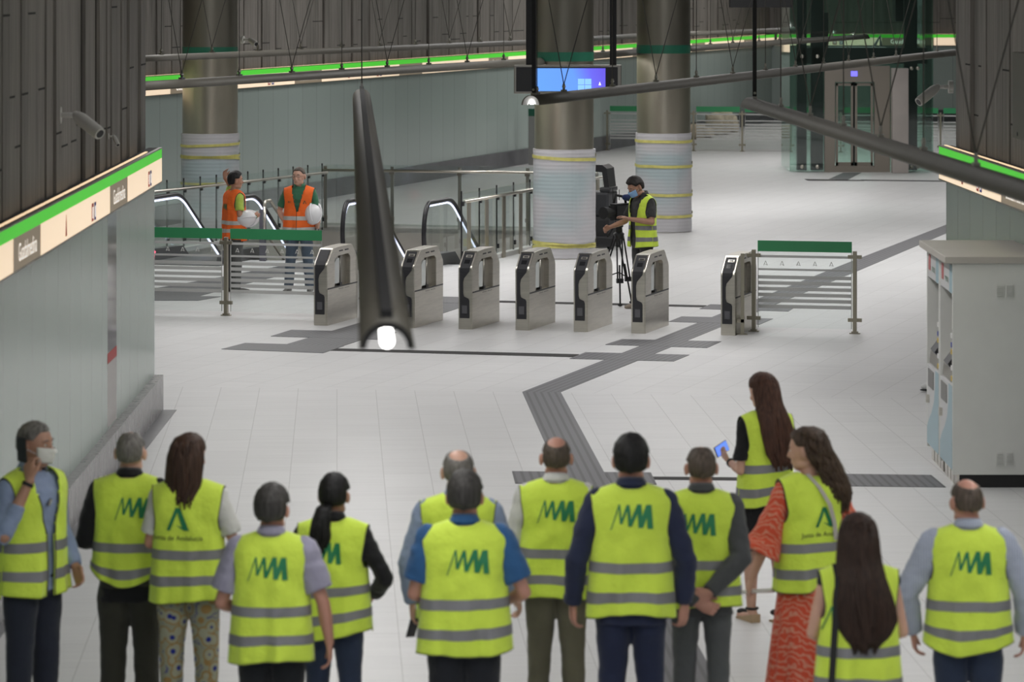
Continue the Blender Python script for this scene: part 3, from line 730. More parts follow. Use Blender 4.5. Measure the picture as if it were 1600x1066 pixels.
barrier('glass barrier with green top between the orange vested men and the leftmost gate', G(360, 493.5), G(503, 497.5), [-0.06])
barrier('glass barrier with green top at the far left, cut off by the near left wall', G(205, 489.5), G(347, 493), [-0.06])
barrier('glass barrier with green top right of the rightmost ticket gate', G(1184, 518.3), G(1331, 521.7), [-0.05, 1.215])
p = G(1160, 523); t = thing('barrier_post', 'slim steel post against the flank of the rightmost ticket gate', 'post', p, 0)
box('upright', (-0.022, 0.022, -0.02, 0.02, 0, 1.0), M_gpost, t); box('foot_plate', (-0.06, 0.06, -0.04, 0.04, 0, 0.012), M_gpost, t); box('clamp', (-0.07, 0.02, -0.02, 0.02, 0.15, 0.19), M_gpost, t)
# distant row
for i, (xa, xb) in enumerate([(953, 1000), (1006, 1079), (1088, 1156), (1164, 1232), (1240, 1310), (1318, 1388), (1396, 1466), (1474, 1544)]):
    ya = 235 + (xa - 940) * 0.009
    lb = ['far glass barrier seen between the middle and right columns', 'far glass barrier hidden behind the right column', 'far glass barrier just right of the right column', 'far glass barrier ending at the lift glass',
          'far glass barrier behind the left side of the lift', 'far glass barrier behind the lift doors', 'far glass barrier behind the pale lift pillar', 'far glass barrier beside the right wall edge'][i]
    barrier(lb, G(xa, ya), G(xb, ya + 0.6), [-0.07], marks=False, group='far glass barriers')

# ============================================================ ESCALATORS
def escalator(label, u_l, u_r):
    t = thing('escalator', label, 'escalator', WP(u_l, 0), A2 - PI / 2, 'escalators going down')
    w = u_r - u_l; sl = math.tan(math.radians(32))
    def path(off, v_end=5.0):     # balustrade outline, offset inwards; (v, z)
        c = (-0.62, 0.52); r = 0.46 - off; pts = []
        for i in range(15):
            a = math.radians(250 - 160 * i / 14); pts.append((c[0] + r * math.cos(a) * 0.62, c[1] + r * math.sin(a)))
        top = c[1] + r
        for v in (-0.3, 0.0, 0.25): pts.append((v, top))
        for i in range(1, 7): 
            a = i / 6; v = 0.25 + 0.5 * a; pts.append((v, top - sl * 0.25 * a * a))
        pts.append((v_end, top - sl * 0.25 - sl * (v_end - 0.75)))
        return pts
    for s in (0, 1):
        x = 0.0 if s == 0 else w
        bm = bmesh.new(); tube(bm, [(x, v, z) for v, z in path(0)], 0.036, 10); hr = mesh_obj('handrail', bm, M_rubber, t, smooth=True)
        bm = bmesh.new(); P = path(0.05); tube(bm, [(x + (0.012 if s == 0 else -0.012), v, z) for v, z in P[4:]], 0.014, 8)
        mesh_obj('handrail_light', bm, mat('cool_led_strip', (0.75, 0.8, 1), 0.4, emit=1.6, ecol=(0.72, 0.76, 1.0)), hr, smooth=True)
        bm = bmesh.new(); P = path(0.06)
        vs = [(v, z) for v, z in P]; prism(bm, vs + [(5.0, vs[-1][1] - 0.62), (0.4, 0.12), (-0.8, 0.12)], x - 0.005, x + 0.005, 'x'); mesh_obj('glass_panel', bm, M_glass, t)
        bm = bmesh.new(); prism(bm, [(-1.02, 0.0), (-0.98, 0.10), (-0.8, 0.2), (0.4, 0.17), (5.0, 0.17 - sl * 4.6), (5.0, -0.3 - sl * 4.6), (0.4, -0.3), (0.0, -0.02), (-1.0, 0)], x - 0.09, x + 0.09, 'x'); mesh_obj('skirt_box', bm, mat('escalator_grey_skirt', (0.12, 0.12, 0.125), 0.4, 0.6), t)
    bm = bmesh.new()
    for k in range(12):
        v0 = 0.35 + k * 0.4; z = -0.02 - k * 0.4 * sl; bx(bm, 0.1, w - 0.1, v0, v0 + 0.42, z - 0.3, z)
    mesh_obj('steps', bm, mat('ribbed_step_metal', (0.13, 0.13, 0.14), 0.45, 0.7), t)
    box('landing_plate', (-0.09, w + 0.09, -1.35, 0.34, -0.02, 0.012), mat('landing_comb_plate', (0.2, 0.2, 0.2), 0.4, 0.8), t)
    bm = bmesh.new(); tube(bm, [(0.14, -1.0, 0.02), (0.14, -0.98, 0.1), (0.14, -0.93, 0.17)], 0.022, 8); mesh_obj('red_light', bm, mat('red_signal_light', (1, 0.1, 0.15), 0.4, emit=1.2, ecol=(1, 0.07, 0.16)), t, smooth=True)
    return t
escalator('left escalator going down behind the two men in orange vests', 0.22, 1.50)
escalator('right escalator going down, behind the near hanging lamp and third gate', 3.42, 4.72)
# stair handrail between them
t = thing('stair_handrail', 'double tubular steel stair handrail between the two escalators', 'handrail', WP(1.95, 0.1), A2 - PI / 2)
bm = bmesh.new(); tube(bm, [(0, -0.45, 0.86), (0, -0.42, 0.93), (0, -0.2, 0.94), (0, 3.5, 0.94 - 0.62 * 3.5)], 0.028, 10); mesh_obj('upper_rail', bm, M_steel, t, smooth=True)
bm = bmesh.new(); tube(bm, [(0, -0.45, 0.86), (0, -0.45, 0.45), (0, -0.3, 0.40), (0, 3.3, 0.42 - 0.62 * 3.4)], 0.024, 10); mesh_obj('lower_rail', bm, M_steel, t, smooth=True)
for v in (-0.3,): box('rail_post', (-0.14, -0.04, v, v + 0.05, 0, 0.8), mat('violet_grey_post', (0.16, 0.155, 0.185), 0.4, 0.5), t)
bm = bmesh.new()
for k in range(11): bx(bm, 0, 1.38, 0.35 + k * 0.3, 0.35 + k * 0.3 + 0.32, -0.6 - k * 0.17, -0.03 - k * 0.17)
t = tag(mesh_obj('staircase', bm, mat('stair_stone', (0.25, 0.24, 0.23), 0.5), loc=WP(1.9, 0), rz=A2 - PI / 2), 'stone staircase leading down between the two escalators', 'staircase')
# glass balustrade round the well
def well_glass(label, a, b, ztop, ntall, rail_z, post_w=0.02, tall=True, plates=False):
    a, b = Vector(a), Vector(b); d = b - a; L = d.length; ang = math.atan2(d.y, d.x)
    t = thing('glass_balustrade', label, 'balustrade', a, ang, 'glass balustrades around the stairwell')
    for i in range(ntall):
        x0 = L * i / ntall; x1 = L * (i + 1) / ntall
        box('glass_pane', (x0 + 0.008, x1 - 0.008, -0.006, 0.006, 0.05, ztop), M_glassr, t)
    for i in range(ntall + 1):
        x = L * i / ntall; w = post_w
        bm = bmesh.new(); w = 0.009 if tall else w; bx(bm, x - w, x + w, 0.01, 0.03, 0.0, ztop + (0.04 if tall else -0.03)); bx(bm, x - w - 0.015, x + w + 0.015, -0.02, 0.02, rail_z - 0.07, rail_z + 0.0); bx(bm, x - w - 0.01, x + w + 0.01, -0.02, 0.02, 0.15, 0.22)
        mesh_obj('post', bm, M_black if tall else M_steeld, t)
        if plates: box('steel_plate', (x - 0.02, x + 0.13, -0.09, -0.075, 0.0, rail_z - 0.02), M_steel2, t)
    bm = bmesh.new(); tube(bm, [(-0.03, -0.06, rail_z), (L + 0.03, -0.06, rail_z)], 0.024, 10); mesh_obj('top_rail', bm, M_steel, t, smooth=True)
    return t
well_glass('left glass balustrade of the stairwell with thin dark posts', G(236, 288, 1.12).xy.to_3d(), G(505, 259, 1.12).xy.to_3d(), 1.12, 11, 1.0)
well_glass('rear glass balustrade of the stairwell with steel rail', G(508, 263, 1.05).xy.to_3d(), WP(WW, WL), 1.12, 4, 1.02, 0.03, tall=False)
well_glass('right glass balustrade of the stairwell with wide steel plates', G(723, 313, 1.0).xy.to_3d(), G(948, 273, 1.0).xy.to_3d(), 1.10, 9, 0.98, 0.016, plates=True)

# ============================================================ LIFT
LD = 84.0; 
def LX(px, d=LD): return (px - CX) * d / F
t = thing('glass_lift', 'glass lift tower with framed double doors at the far right', 'lift', (0, LD, 0), 0)
k_ = LD / F
def LZ(py, d=LD): return CH - (py - HOR) * d / F
M_dark = mat('dark_lift_steel', (0.03, 0.031, 0.035), 0.45, 0.5); M_taupe = mat('taupe_lift_frame', (0.27, 0.24, 0.205), 0.4, 0.35)
for (x0, x1, y0, y1) in ((LX(1234), LX(1458), -0.02, 0.0), (LX(1234), LX(1234) + 0.02, 0, 2.6), (LX(1458) - 0.02, LX(1458), 0, 2.6), (LX(1234), LX(1458), 2.6, 2.62)):
    if x1 - x0 > 1 and y0 < 0:   # front: glass left and right of the door frame only
        box('glass_wall', (x0, LX(1288), y0, y1, 0.02, 6.5), M_glassg, t); box('glass_wall', (LX(1390), x1, y0, y1, 0.02, 6.5), M_glassg, t); box('glass_wall', (LX(1288), LX(1390), y0, y1, 2.42, 6.5), M_glassg, t)
    else: box('glass_wall', (x0, x1, y0, y1, 0.02, 6.5), M_glassg, t)
for px0, px1, y in ((1246, 1261, 0.1), (1268, 1287, 0.1), (1414, 1434, 0.12), (1440, 1450, 2.2)):
    box('steel_column', (LX(px0), LX(px1), y, y + 0.25, 0.03, 7.3), M_dark, t, 0.01)
for z in (2.45, 3.9, 5.3): box('ring_beam', (LX(1246), LX(1450), 0.1, 0.3, z, z + 0.36), M_dark, t)
bm = bmesh.new()
for px in (1253, 1277, 1424, 1434):
    for z in (0.12, 2.35, 2.62, 3.95): ell(bm, (LX(px), -0.05, z), (0.045, 0.02, 0.045), seg=10)
mesh_obj('glass_fixings', bm, M_steel, t, smooth=True)
# door portal
bm = bmesh.new()
bx(bm, LX(1288), LX(1304), -0.10, 0.15, 0, 2.40); bx(bm, LX(1366), LX(1390), -0.10, 0.15, 0, 2.40); bx(bm, LX(1304), LX(1366), -0.10, 0.15, LZ(128), 2.40); bx(bm, LX(1304), LX(1366), -0.06, 0.15, 0, 0.14)
mesh_obj('door_portal', bm, M_taupe, t)
for a, b in ((1306, 1333), (1336, 1364)):
    dr = thing('x', 'x', 'x'); bpy.data.objects.remove(dr)
    bm = bmesh.new(); x0, x1 = LX(a), LX(b)
    bx(bm, x0, x0 + 0.05, 0.0, 0.05, 0.14, LZ(130)); bx(bm, x1 - 0.05, x1, 0.0, 0.05, 0.14, LZ(130)); bx(bm, x0, x1, 0, 0.05, 0.14, 0.22); bx(bm, x0, x1, 0, 0.05, LZ(130) - 0.06, LZ(130))
    d_ = mesh_obj('door_leaf', bm, M_taupe, t); box('pane', (x0 + 0.05, x1 - 0.05, 0.02, 0.03, 0.22, LZ(130) - 0.06), M_glassg, d_)
box('floor_indicator', (LX(1329), LX(1339), -0.115, -0.10, LZ(119), LZ(111)), mat('blue_indicator', (0.1, 0.1, 0.8), 0.3, emit=1.4, ecol=(0.16, 0.14, 0.9)), t)
box('door_rear_strip', (LX(1307), LX(1319), 2.3, 2.35, 0.1, 2.1), mat('slate_panel', (0.13, 0.15, 0.155), 0.4), t)
box('cabin_beam', (LX(1340), LX(1345), 1.3, 1.4, 0.05, 2.1), M_dark, t)
bm = bmesh.new(); tube(bm, [(LX(1302), 0.9, LZ(82)), (LX(1388), 0.9, LZ(82))], 0.11, 12, closed_round=True); mesh_obj('white_duct', bm, mat('pale_duct', (0.42, 0.43, 0.43), 0.4), t, smooth=True)
bm = bmesh.new(); tube(bm, [(LX(1366), 1.0, LZ(85)), (LX(1382), 1.0, LZ(58)), (LX(1384), 1.0, LZ(88))], 0.05, 8); mesh_obj('cabin_bracket', bm, mat('pale_duct', (0.42, 0.43, 0.43), 0.4), t, smooth=True)
bm = bmesh.new(); bx(bm, LX(1285), LX(1300), 1.0, 1.4, 2.6, 3.6); bx(bm, LX(1405), LX(1425), 0.8, 1.4, 3.4, 4.4); mesh_obj('machine_block', bm, M_dark, t)
t = tag(box('pale_pillar', (LX(1391), LX(1416), -0.50, -0.13, 0, LZ(106)), mat('pale_stone_pillar', (0.42, 0.38, 0.355), 0.5, noise_amt=0.06, nscale=2), None, 0.01, loc=(0, LD, 0)), 'pale stone pillar standing right of the lift doors', 'pillar')
# cabinet and dark niche by the rear wall
t = thing('wall_cabinet', 'tall pale grey cabinet standing between the columns by the rear wall', 'cabinet', G(983, 220), A2 - PI / 2)
box('body', (0, 0.75, 0, 0.5, 0.08, 1.86), mat('pale_grey_cabinet', (0.3, 0.31, 0.32), 0.5), t, 0.01); box('plinth', (0.03, 0.72, 0.03, 0.47, 0, 0.08), M_black, t)
box('door_line', (0.37, 0.376, -0.004, 0.0, 0.1, 1.84), M_black, t)
t = thing('information_totem', 'slender grey and green totem left of the middle column by the rear wall', 'totem', G(832, 258), A2 - PI / 2)
box('lower_panel', (-0.1, 0.1, 0, 0.1, 0, 1.15), mat('totem_grey', (0.3, 0.3, 0.29), 0.5), t); box('green_head', (-0.1, 0.1, -0.005, 0.105, 1.15, 1.32), M_dgreen, t)
# wrapping debris beyond the far barriers
M_card = mat('cream_wrapping', (0.50, 0.42, 0.31), 0.8, noise_amt=0.2, nscale=5, bump=(8, 0.03))
for i, (px, py, sx, sy, sz) in enumerate([(1088, 217, 0.30, 0.4, 0.2), (1103, 215, 0.22, 0.35, 0.14), (1116, 212, 0.26, 0.4, 0.32), (1130, 210, 0.28, 0.4, 0.36), (1143, 207, 0.2, 0.3, 0.24)]):
    p = G(px, py); bm = bmesh.new(); bmesh.ops.create_icosphere(bm, subdivisions=3, radius=1)
    for v in bm.verts:
        c = v.co.copy(); q = 1 + 0.25 * noise.noise(c * 2 + Vector((i * 5, 0, 0))); v.co = Vector((math.copysign(abs(c.x) ** 0.6, c.x) * sx * q, math.copysign(abs(c.y) ** 0.6, c.y) * sy * q, max(-0.98, math.copysign(abs(c.z) ** 0.7, c.z)) * sz * q + sz))
    o = mesh_obj('wrapping_bundle', bm, M_card, smooth=True, loc=p)
    tag(o, ['cream wrapping bundle lying lowest, close to the right column edge', 'flat cream wrapping bundle second from the right column', 'cream wrapping bundle in the middle of the far heap', 'largest cream wrapping bundle of the far heap', 'small cream wrapping bundle at the right end of the far heap'][i], 'bundle', 'wrapping left by the rear wall')

# ============================================================ TICKET MACHINES
M_kgrey = mat('machine_grey_green', (0.60, 0.605, 0.58), 0.5, noise_amt=0.03, nscale=3); M_ktop = mat('machine_top_beige', (0.40, 0.375, 0.345), 0.5)
M_kblue = mat('pale_blue_panel', (0.27, 0.40, 0.46), 0.4); M_kwhite = mat('machine_white_panel', (0.52, 0.52, 0.53), 0.4); M_krec = mat('recess_grey', (0.17, 0.165, 0.16), 0.5)
def kiosk(label, y_near):
    """front faces the hall (-X); local x runs towards the camera, local y into the wall"""
    wdt, dep = 0.985, 0.80
    t = thing('ticket_machine', label, 'ticket machine', (3.80, y_near + wdt, 0), -PI / 2, 'ticket machines against the right wall')
    bm = bmesh.new()
    # shell with a recess cut in the front, built as frame blocks
    bx(bm, 0, 0.05, 0, dep, 0.113, 1.935); bx(bm, wdt - 0.05, wdt, 0, dep, 0.113, 1.935); bx(bm, 0.05, wdt - 0.05, 0.03, dep, 0.113, 0.885); bx(bm, 0.05, wdt - 0.05, 0.22, dep, 0.885, 1.66); bx(bm, 0.05, wdt - 0.05, 0.03, dep, 1.66, 1.935)
    mesh_obj('cabinet_shell', bm, M_kgrey, t)
    box('top_slab', (-0.0, wdt + 0.03, -0.07, dep + 0.03, 1.935, 1.995), M_ktop, t, 0.006)
    hp = box('header_panel', (0.05, wdt - 0.05, 0.005, 0.03, 1.67, 1.91), M_kwhite, t); box('blue_edge', (wdt - 0.26, wdt - 0.05, 0.0, 0.006, 1.67, 1.91), M_kblue, hp)
    bm = bmesh.new(); bx(bm, 0.14, 0.27, 0.0, 0.005, 1.74, 1.88); mesh_obj('red_logo', bm, mat('pinkish_red_logo', (0.42, 0.12, 0.12), 0.5), hp)
    text_obj('lettering', 'metro', 0.10, mat('dark_green_letters', (0.05, 0.16, 0.09), 0.5), hp, Matrix.Translation((0.50, 0.003, 1.77)) @ Matrix.Rotation(PI / 2, 4, 'X'))
    rc = box('recess_back', (0.05, wdt - 0.05, 0.20, 0.222, 0.885, 1.66), M_krec, t)
    bm = bmesh.new(); prism(bm, [(0.02, 0.885), (0.20, 0.885), (0.20, 1.18), (0.15, 1.16), (0.03, 0.98)], 0.05, wdt - 0.05, 'x'); mesh_obj('console', bm, mat('console_metal', (0.30, 0.285, 0.26), 0.35, 0.6), t)
    bm = bmesh.new(); prism(bm, [(0.02, 1.0), (0.14, 1.17), (0.12, 1.19), (0.0, 1.03)], 0.3, 0.62, 'x'); mesh_obj('touch_screen', bm, M_black, t)
    box('slot_strip', (wdt - 0.2, wdt - 0.06, 0.015, 0.05, 0.92, 1.35), M_krec, t)
    for z, mm in ((1.30, M_white), (1.22, M_blue), (1.16, mat('amber_button', (0.6, 0.42, 0.04), 0.4)), (1.02, M_white), (0.93, mat('amber_button', (0.6, 0.42, 0.04), 0.4))):
        box('button', (wdt - 0.16, wdt - 0.10, 0.0, 0.02, z - 0.02, z + 0.02), mm, t)
    dr = box('front_door', (0.05, wdt - 0.05, 0.0, 0.03, 0.15, 0.87), M_kwhite, t)
    bm = bmesh.new(); prism(bm, [(0.05, 0.15), (wdt - 0.05, 0.15), (wdt - 0.05, 0.87), (0.70, 0.87), (0.68, 0.72), (0.60, 0.58), (0.40, 0.46), (0.20, 0.38), (0.05, 0.30)], -0.003, 0.001, 'y'); mesh_obj('blue_wave', bm, M_kblue, dr)
    box('coin_window', (0.14, 0.56, -0.006, 0.0, 0.68, 0.84), M_krec, dr); bm = bmesh.new(); bx(bm, 0.16, 0.21, -0.03, 0, 0.53, 0.60); mesh_obj('lock', bm, M_steel, dr)
    bm = bmesh.new()
    for i in range(4): bx(bm, 0.06 + i * 0.235, 0.06 + i * 0.235 + 0.19, 0.04, 0.06, 0.0, 0.113)
    mesh_obj('plinth_cover', bm, M_steel, t); box('black_plinth', (0.02, wdt - 0.02, 0.06, dep, 0, 0.113), M_blackm, t)
    for z0 in (1.64, 0.19):
        for q in (0.375, 0.46):
            bm = bmesh.new()
            for k in range(7):
                prism(bm, [(q, z0 + k * 0.017), (q + 0.057, z0 + k * 0.017), (q + 0.057, z0 + k * 0.017 + 0.008), (q, z0 + k * 0.017 + 0.008)], wdt - 0.001, wdt + 0.014, 'x')
            bx(bm, wdt - 0.001, wdt + 0.0015, q - 0.006, q + 0.063, z0 - 0.008, z0 + 0.119)
            mesh_obj('side_louvre', bm, M_kgrey, t)
    return t
kiosk('nearer ticket machine with its plain grey flank facing the camera', 32.0)
kiosk('farther ticket machine behind the nearer one at the right wall', 33.02)

# ============================================================ CCTV CAMERAS AND SMALL WALL GEAR
M_cctv = mat('offwhite_camera_shell', (0.62, 0.61, 0.57), 0.5)
def cctv(label, base, n, d, s=1.0):
    """base point on the wall, n outward normal, d viewing direction"""
    t = thing('security_camera', label, 'security camera', base, 0, 'wall mounted security cameras')
    n, d = Vector(n).normalized(), Vector(d).normalized()
    bm = bmesh.new(); tube(bm, [(0, 0, 0), n * 0.05 * s], 0.07 * s, 16); mesh_obj('wall_mount', bm, M_cctv, t, smooth=False)
    j = n * 0.17 * s
    bm = bmesh.new(); tube(bm, [n * 0.04 * s, j], 0.022 * s, 10); ell(bm, j, (0.035 * s,) * 3, seg=12); mesh_obj('arm', bm, M_cctv, t, smooth=True)
    q = j + d * 0.02 * s; bm = bmesh.new(); tube(bm, [q, q + d * 0.05 * s, q + d * 0.26 * s, q + d * 0.29 * s], [0.045 * s, 0.055 * s, 0.055 * s, 0.05 * s], 16)
    b = mesh_obj('camera_body', bm, M_cctv, t); autosmooth(b)
    bm = bmesh.new(); tube(bm, [q + d * 0.285 * s, q + d * 0.294 * s], 0.035 * s, 16); mesh_obj('lens', bm, M_black, b)
    return t
def on_left(px, py):
    d = -3.70 * F / (px - CX); return PD(px, py, d)
cctv('security camera high on the near left wall pointing down to the right', on_left(86, 180), (1, 0, -0.0), (0.62, -0.5, -0.42), 1.0)
cctv('small dark security camera low on the left wall, above the sign band', on_left(167, 213), (1, 0, 0), (0.35, -0.6, -0.6), 0.38)
cctv('security camera at the edge of the right upper wall pointing left', PD(1489, 136, 38.6) + Vector((0.0, 0, 0)), (-1, 0, 0), (-0.62, -0.4, -0.45), 0.95)
cctv('small round security camera on the back wall right of the far left column', PD(377, 62, 68.3), (0.8, -0.3, 0), (0.45, -0.85, -0.25), 1.0)
t = thing('wall_box', 'tall grey box fixed to the right upper wall at the picture edge', 'box', (4.55 + 0.0245 * 4.6, 33.7, 0), -PI / 2)
z1, z0 = CH - (82 - HOR) * 33.4 / F, CH - (217 - HOR) * 33.4 / F
box('case', (0.0, 0.9, -0.12, 0.2, z0, z1), mat('grey_green_box', (0.13, 0.125, 0.10), 0.5, 0.2), t, 0.006)
box('keyhole', (0.3, 0.36, -0.125, -0.12, z0 + 0.03, z0 + 0.06), M_black, t)
# shoe tip peeping out behind the ticket machines
p = G(1447, 612); t = thing('white_shoe', 'white shoe toe peeping out from behind the ticket machines', 'shoe', p, 0.2)
bm = bmesh.new(); ell(bm, (0.08, 0, 0.055), (0.14, 0.05, 0.045)); ell(bm, (0.18, 0.0, 0.08), (0.08, 0.045, 0.07)); 
o = obj_from('upper', remesh(bm, 0.006), mat('white_leather', (0.7, 0.7, 0.7), 0.4), t); bm = bmesh.new(); ell(bm, (0.10, 0, 0.02), (0.17, 0.055, 0.02)); mesh_obj('sole', bm, M_black, t, smooth=True)
# ============================================================ PEOPLE
def skin(name, c): return mat(name, c, 0.5, noise_amt=0.06, nscale=14)
SK = {'a': skin('skin_tanned', (0.40, 0.215, 0.145)), 'b': skin('skin_fair', (0.56, 0.33, 0.245)), 'c': skin('skin_ruddy', (0.47, 0.235, 0.175))}
def cloth(name, c, b=0.022, amt=0.08, rough=0.85, sc=7): return mat(name, c, rough, noise_amt=amt, nscale=sc, bump=(sc, b), sheen=0.15, spec=0.2)
def hairm(name, c): return mat(name, c, 0.55, noise_amt=0.45, nscale=22, stretch=(3, 3, 0.25), bump=(40, 0.004), spec=0.3)
H_dark = hairm('dark_brown_hair', (0.018, 0.014, 0.012)); H_black = hairm('black_hair', (0.010, 0.0095, 0.010)); H_brown = hairm('chestnut_hair', (0.050, 0.026, 0.017))
H_long = hairm('auburn_brown_hair', (0.065, 0.028, 0.018)); H_grey = hairm('grey_hair', (0.15, 0.14, 0.13)); H_salt = hairm('dark_grey_hair', (0.045, 0.042, 0.040)); H_wavy = hairm('ash_brown_hair', (0.060, 0.038, 0.025)); H_gb = hairm('greying_brown_hair', (0.085, 0.065, 0.052))
V_yel = mat('fluorescent_yellow_vest', (0.62, 0.80, 0.085), 0.75, noise_amt=0.07, nscale=5, bump=(6, 0.035), sheen=0.2, spec=0.2)
V_or = mat('fluorescent_orange_vest', (0.86, 0.155, 0.03), 0.75, noise_amt=0.05, nscale=4, bump=(6, 0.035), spec=0.2)
M_refl = mat('grey_reflective_tape', (0.20, 0.20, 0.215), 0.45, noise_amt=0.12, nscale=9); M_reflw = mat('pale_reflective_tape', (0.47, 0.47, 0.45), 0.45, noise_amt=0.1, nscale=9)
M_pipe = mat('dark_vest_edging', (0.05, 0.055, 0.035), 0.7); M_logo = mat('printed_green_logo', (0.012, 0.19, 0.075), 0.6); M_logok = mat('printed_dark_letters', (0.03, 0.06, 0.03), 0.6)
M_shoe = mat('dark_leather_shoe', (0.03, 0.025, 0.02), 0.35)

def lerp_t(tab, z):
    if z <= tab[0][0]: return tab[0][1:]
    for a, b in zip(tab, tab[1:]):
        if z <= b[0]:
            t = (z - a[0]) / (b[0] - a[0]); return tuple(p + (q - p) * t for p, q in zip(a[1:], b[1:]))
    return tab[-1][1:]
QV = 1.0   # mesh fineness of the figures
def V3(*a): return Vector(a)
def limb(bm, pts, rs, seg=14, ell=1.0): tube(bm, pts, rs, seg, closed_round=True, ell=ell)

def hand(bm, w, d, nrm, thumb, curl=0.35, L=0.18):
    """w wrist, d pointing direction of the fingers, nrm palm normal (towards which fingers curl), thumb side direction"""
    d = d.normalized(); nrm = (nrm - d * nrm.dot(d)).normalized(); s = d.cross(nrm).normalized()
    if s.dot(thumb) < 0: s = -s          # s points to the thumb side
    k = L / 0.18
    R = []                                  # palm as a loft of flattened sections
    for (a, hw, ht) in ((-0.02, 0.027, 0.02), (0.015, 0.031, 0.019), (0.05, 0.041, 0.017), (0.085, 0.043, 0.014), (0.098, 0.040, 0.011)):
        row = []
        for j in range(12):
            q = 2 * PI * j / 12; row.append(bm.verts.new(w + (d * a + s * (math.cos(q) * hw) + nrm * (math.sin(q) * ht)) * k))
        R.append(row)
    for A, B in zip(R, R[1:]):
        for j in range(12): bm.faces.new((A[j], A[(j + 1) % 12], B[(j + 1) % 12], B[j]))
    bm.faces.new(R[0][::-1]); bm.faces.new(R[-1])
    for i, (o, ln, r) in enumerate(((0.031, 0.072, 0.0088), (0.0105, 0.080, 0.0092), (-0.0105, 0.074, 0.0088), (-0.031, 0.060, 0.0078))):
        p = w + (d * 0.088 + s * o) * k; pts = [p - d * 0.02 * k]; ang = 0.0; sp = (o * 2.2)
        c = curl * (1.0 + 0.12 * i)
        pts.append(p)
        for seg_l, da in ((0.45, 0.6 * c), (0.32, 1.1 * c), (0.23, 0.8 * c)):
            ang += da; dd = (d * math.cos(ang) + nrm * math.sin(ang) + s * sp * 0.6).normalized(); pts.append(pts[-1] + dd * ln * seg_l * k)
        limb(bm, pts, [r * k, r * k, r * 0.95 * k, r * 0.88 * k, r * 0.75 * k], 8)
    p = w + (d * 0.02 + s * 0.024) * k; t1 = (d * 0.75 + s * 0.62 + nrm * 0.25).normalized(); t2 = (d * 0.93 + s * 0.2 + nrm * 0.35 * (0.5 + curl)).normalized()
    q = p + t1 * 0.038 * k; limb(bm, [p, q, q + t2 * 0.03 * k, q + t2 * 0.055 * k], [0.0135 * k, 0.0115 * k, 0.0105 * k, 0.008 * k], 8)

HC = V3(0, 0.018, 1.652)     # centre of the cranium
HR = V3(0.074, 0.094, 0.098)
def make_head(bm, M, female=False):
    ell(bm, HC, HR, M, 28)
    f = 0.94 if female else 1.0
    ell(bm, (0, 0.045, 1.590), (0.056 * f, 0.060, 0.072), M, 20)         # face
    ell(bm, (0, 0.068, 1.548), (0.030 * f, 0.030, 0.024), M, 14)         # chin
    for s in (-1, 1):
        ell(bm, (s * 0.040 * f, 0.030, 1.562), (0.022, 0.045, 0.026), M, 14)  # jaw
        ell(bm, (s * 0.034, 0.080, 1.605), (0.022, 0.020, 0.020), M, 12)   # cheek
        ell(bm, (s * 0.083, 0.006, 1.630), (0.010, 0.020, 0.034), M, 12, rot=Matrix.Rotation(-0.45 * s, 3, 'Z'))  # ear
    ell(bm, (0, 0.096, 1.665), (0.050, 0.014, 0.014), M, 14)             # brow
    tube(bm, [M @ V3(0, 0.100, 1.660), M @ V3(0, 0.114, 1.630), M @ V3(0, 0.121, 1.612), M @ V3(0, 0.108, 1.604)], [0.008, 0.010, 0.014, 0.012], 10, closed_round=True)
    ell(bm, (0, 0.100, 1.578), (0.022, 0.010, 0.006), M, 12); ell(bm, (0, 0.098, 1.569), (0.020, 0.010, 0.007), M, 12)

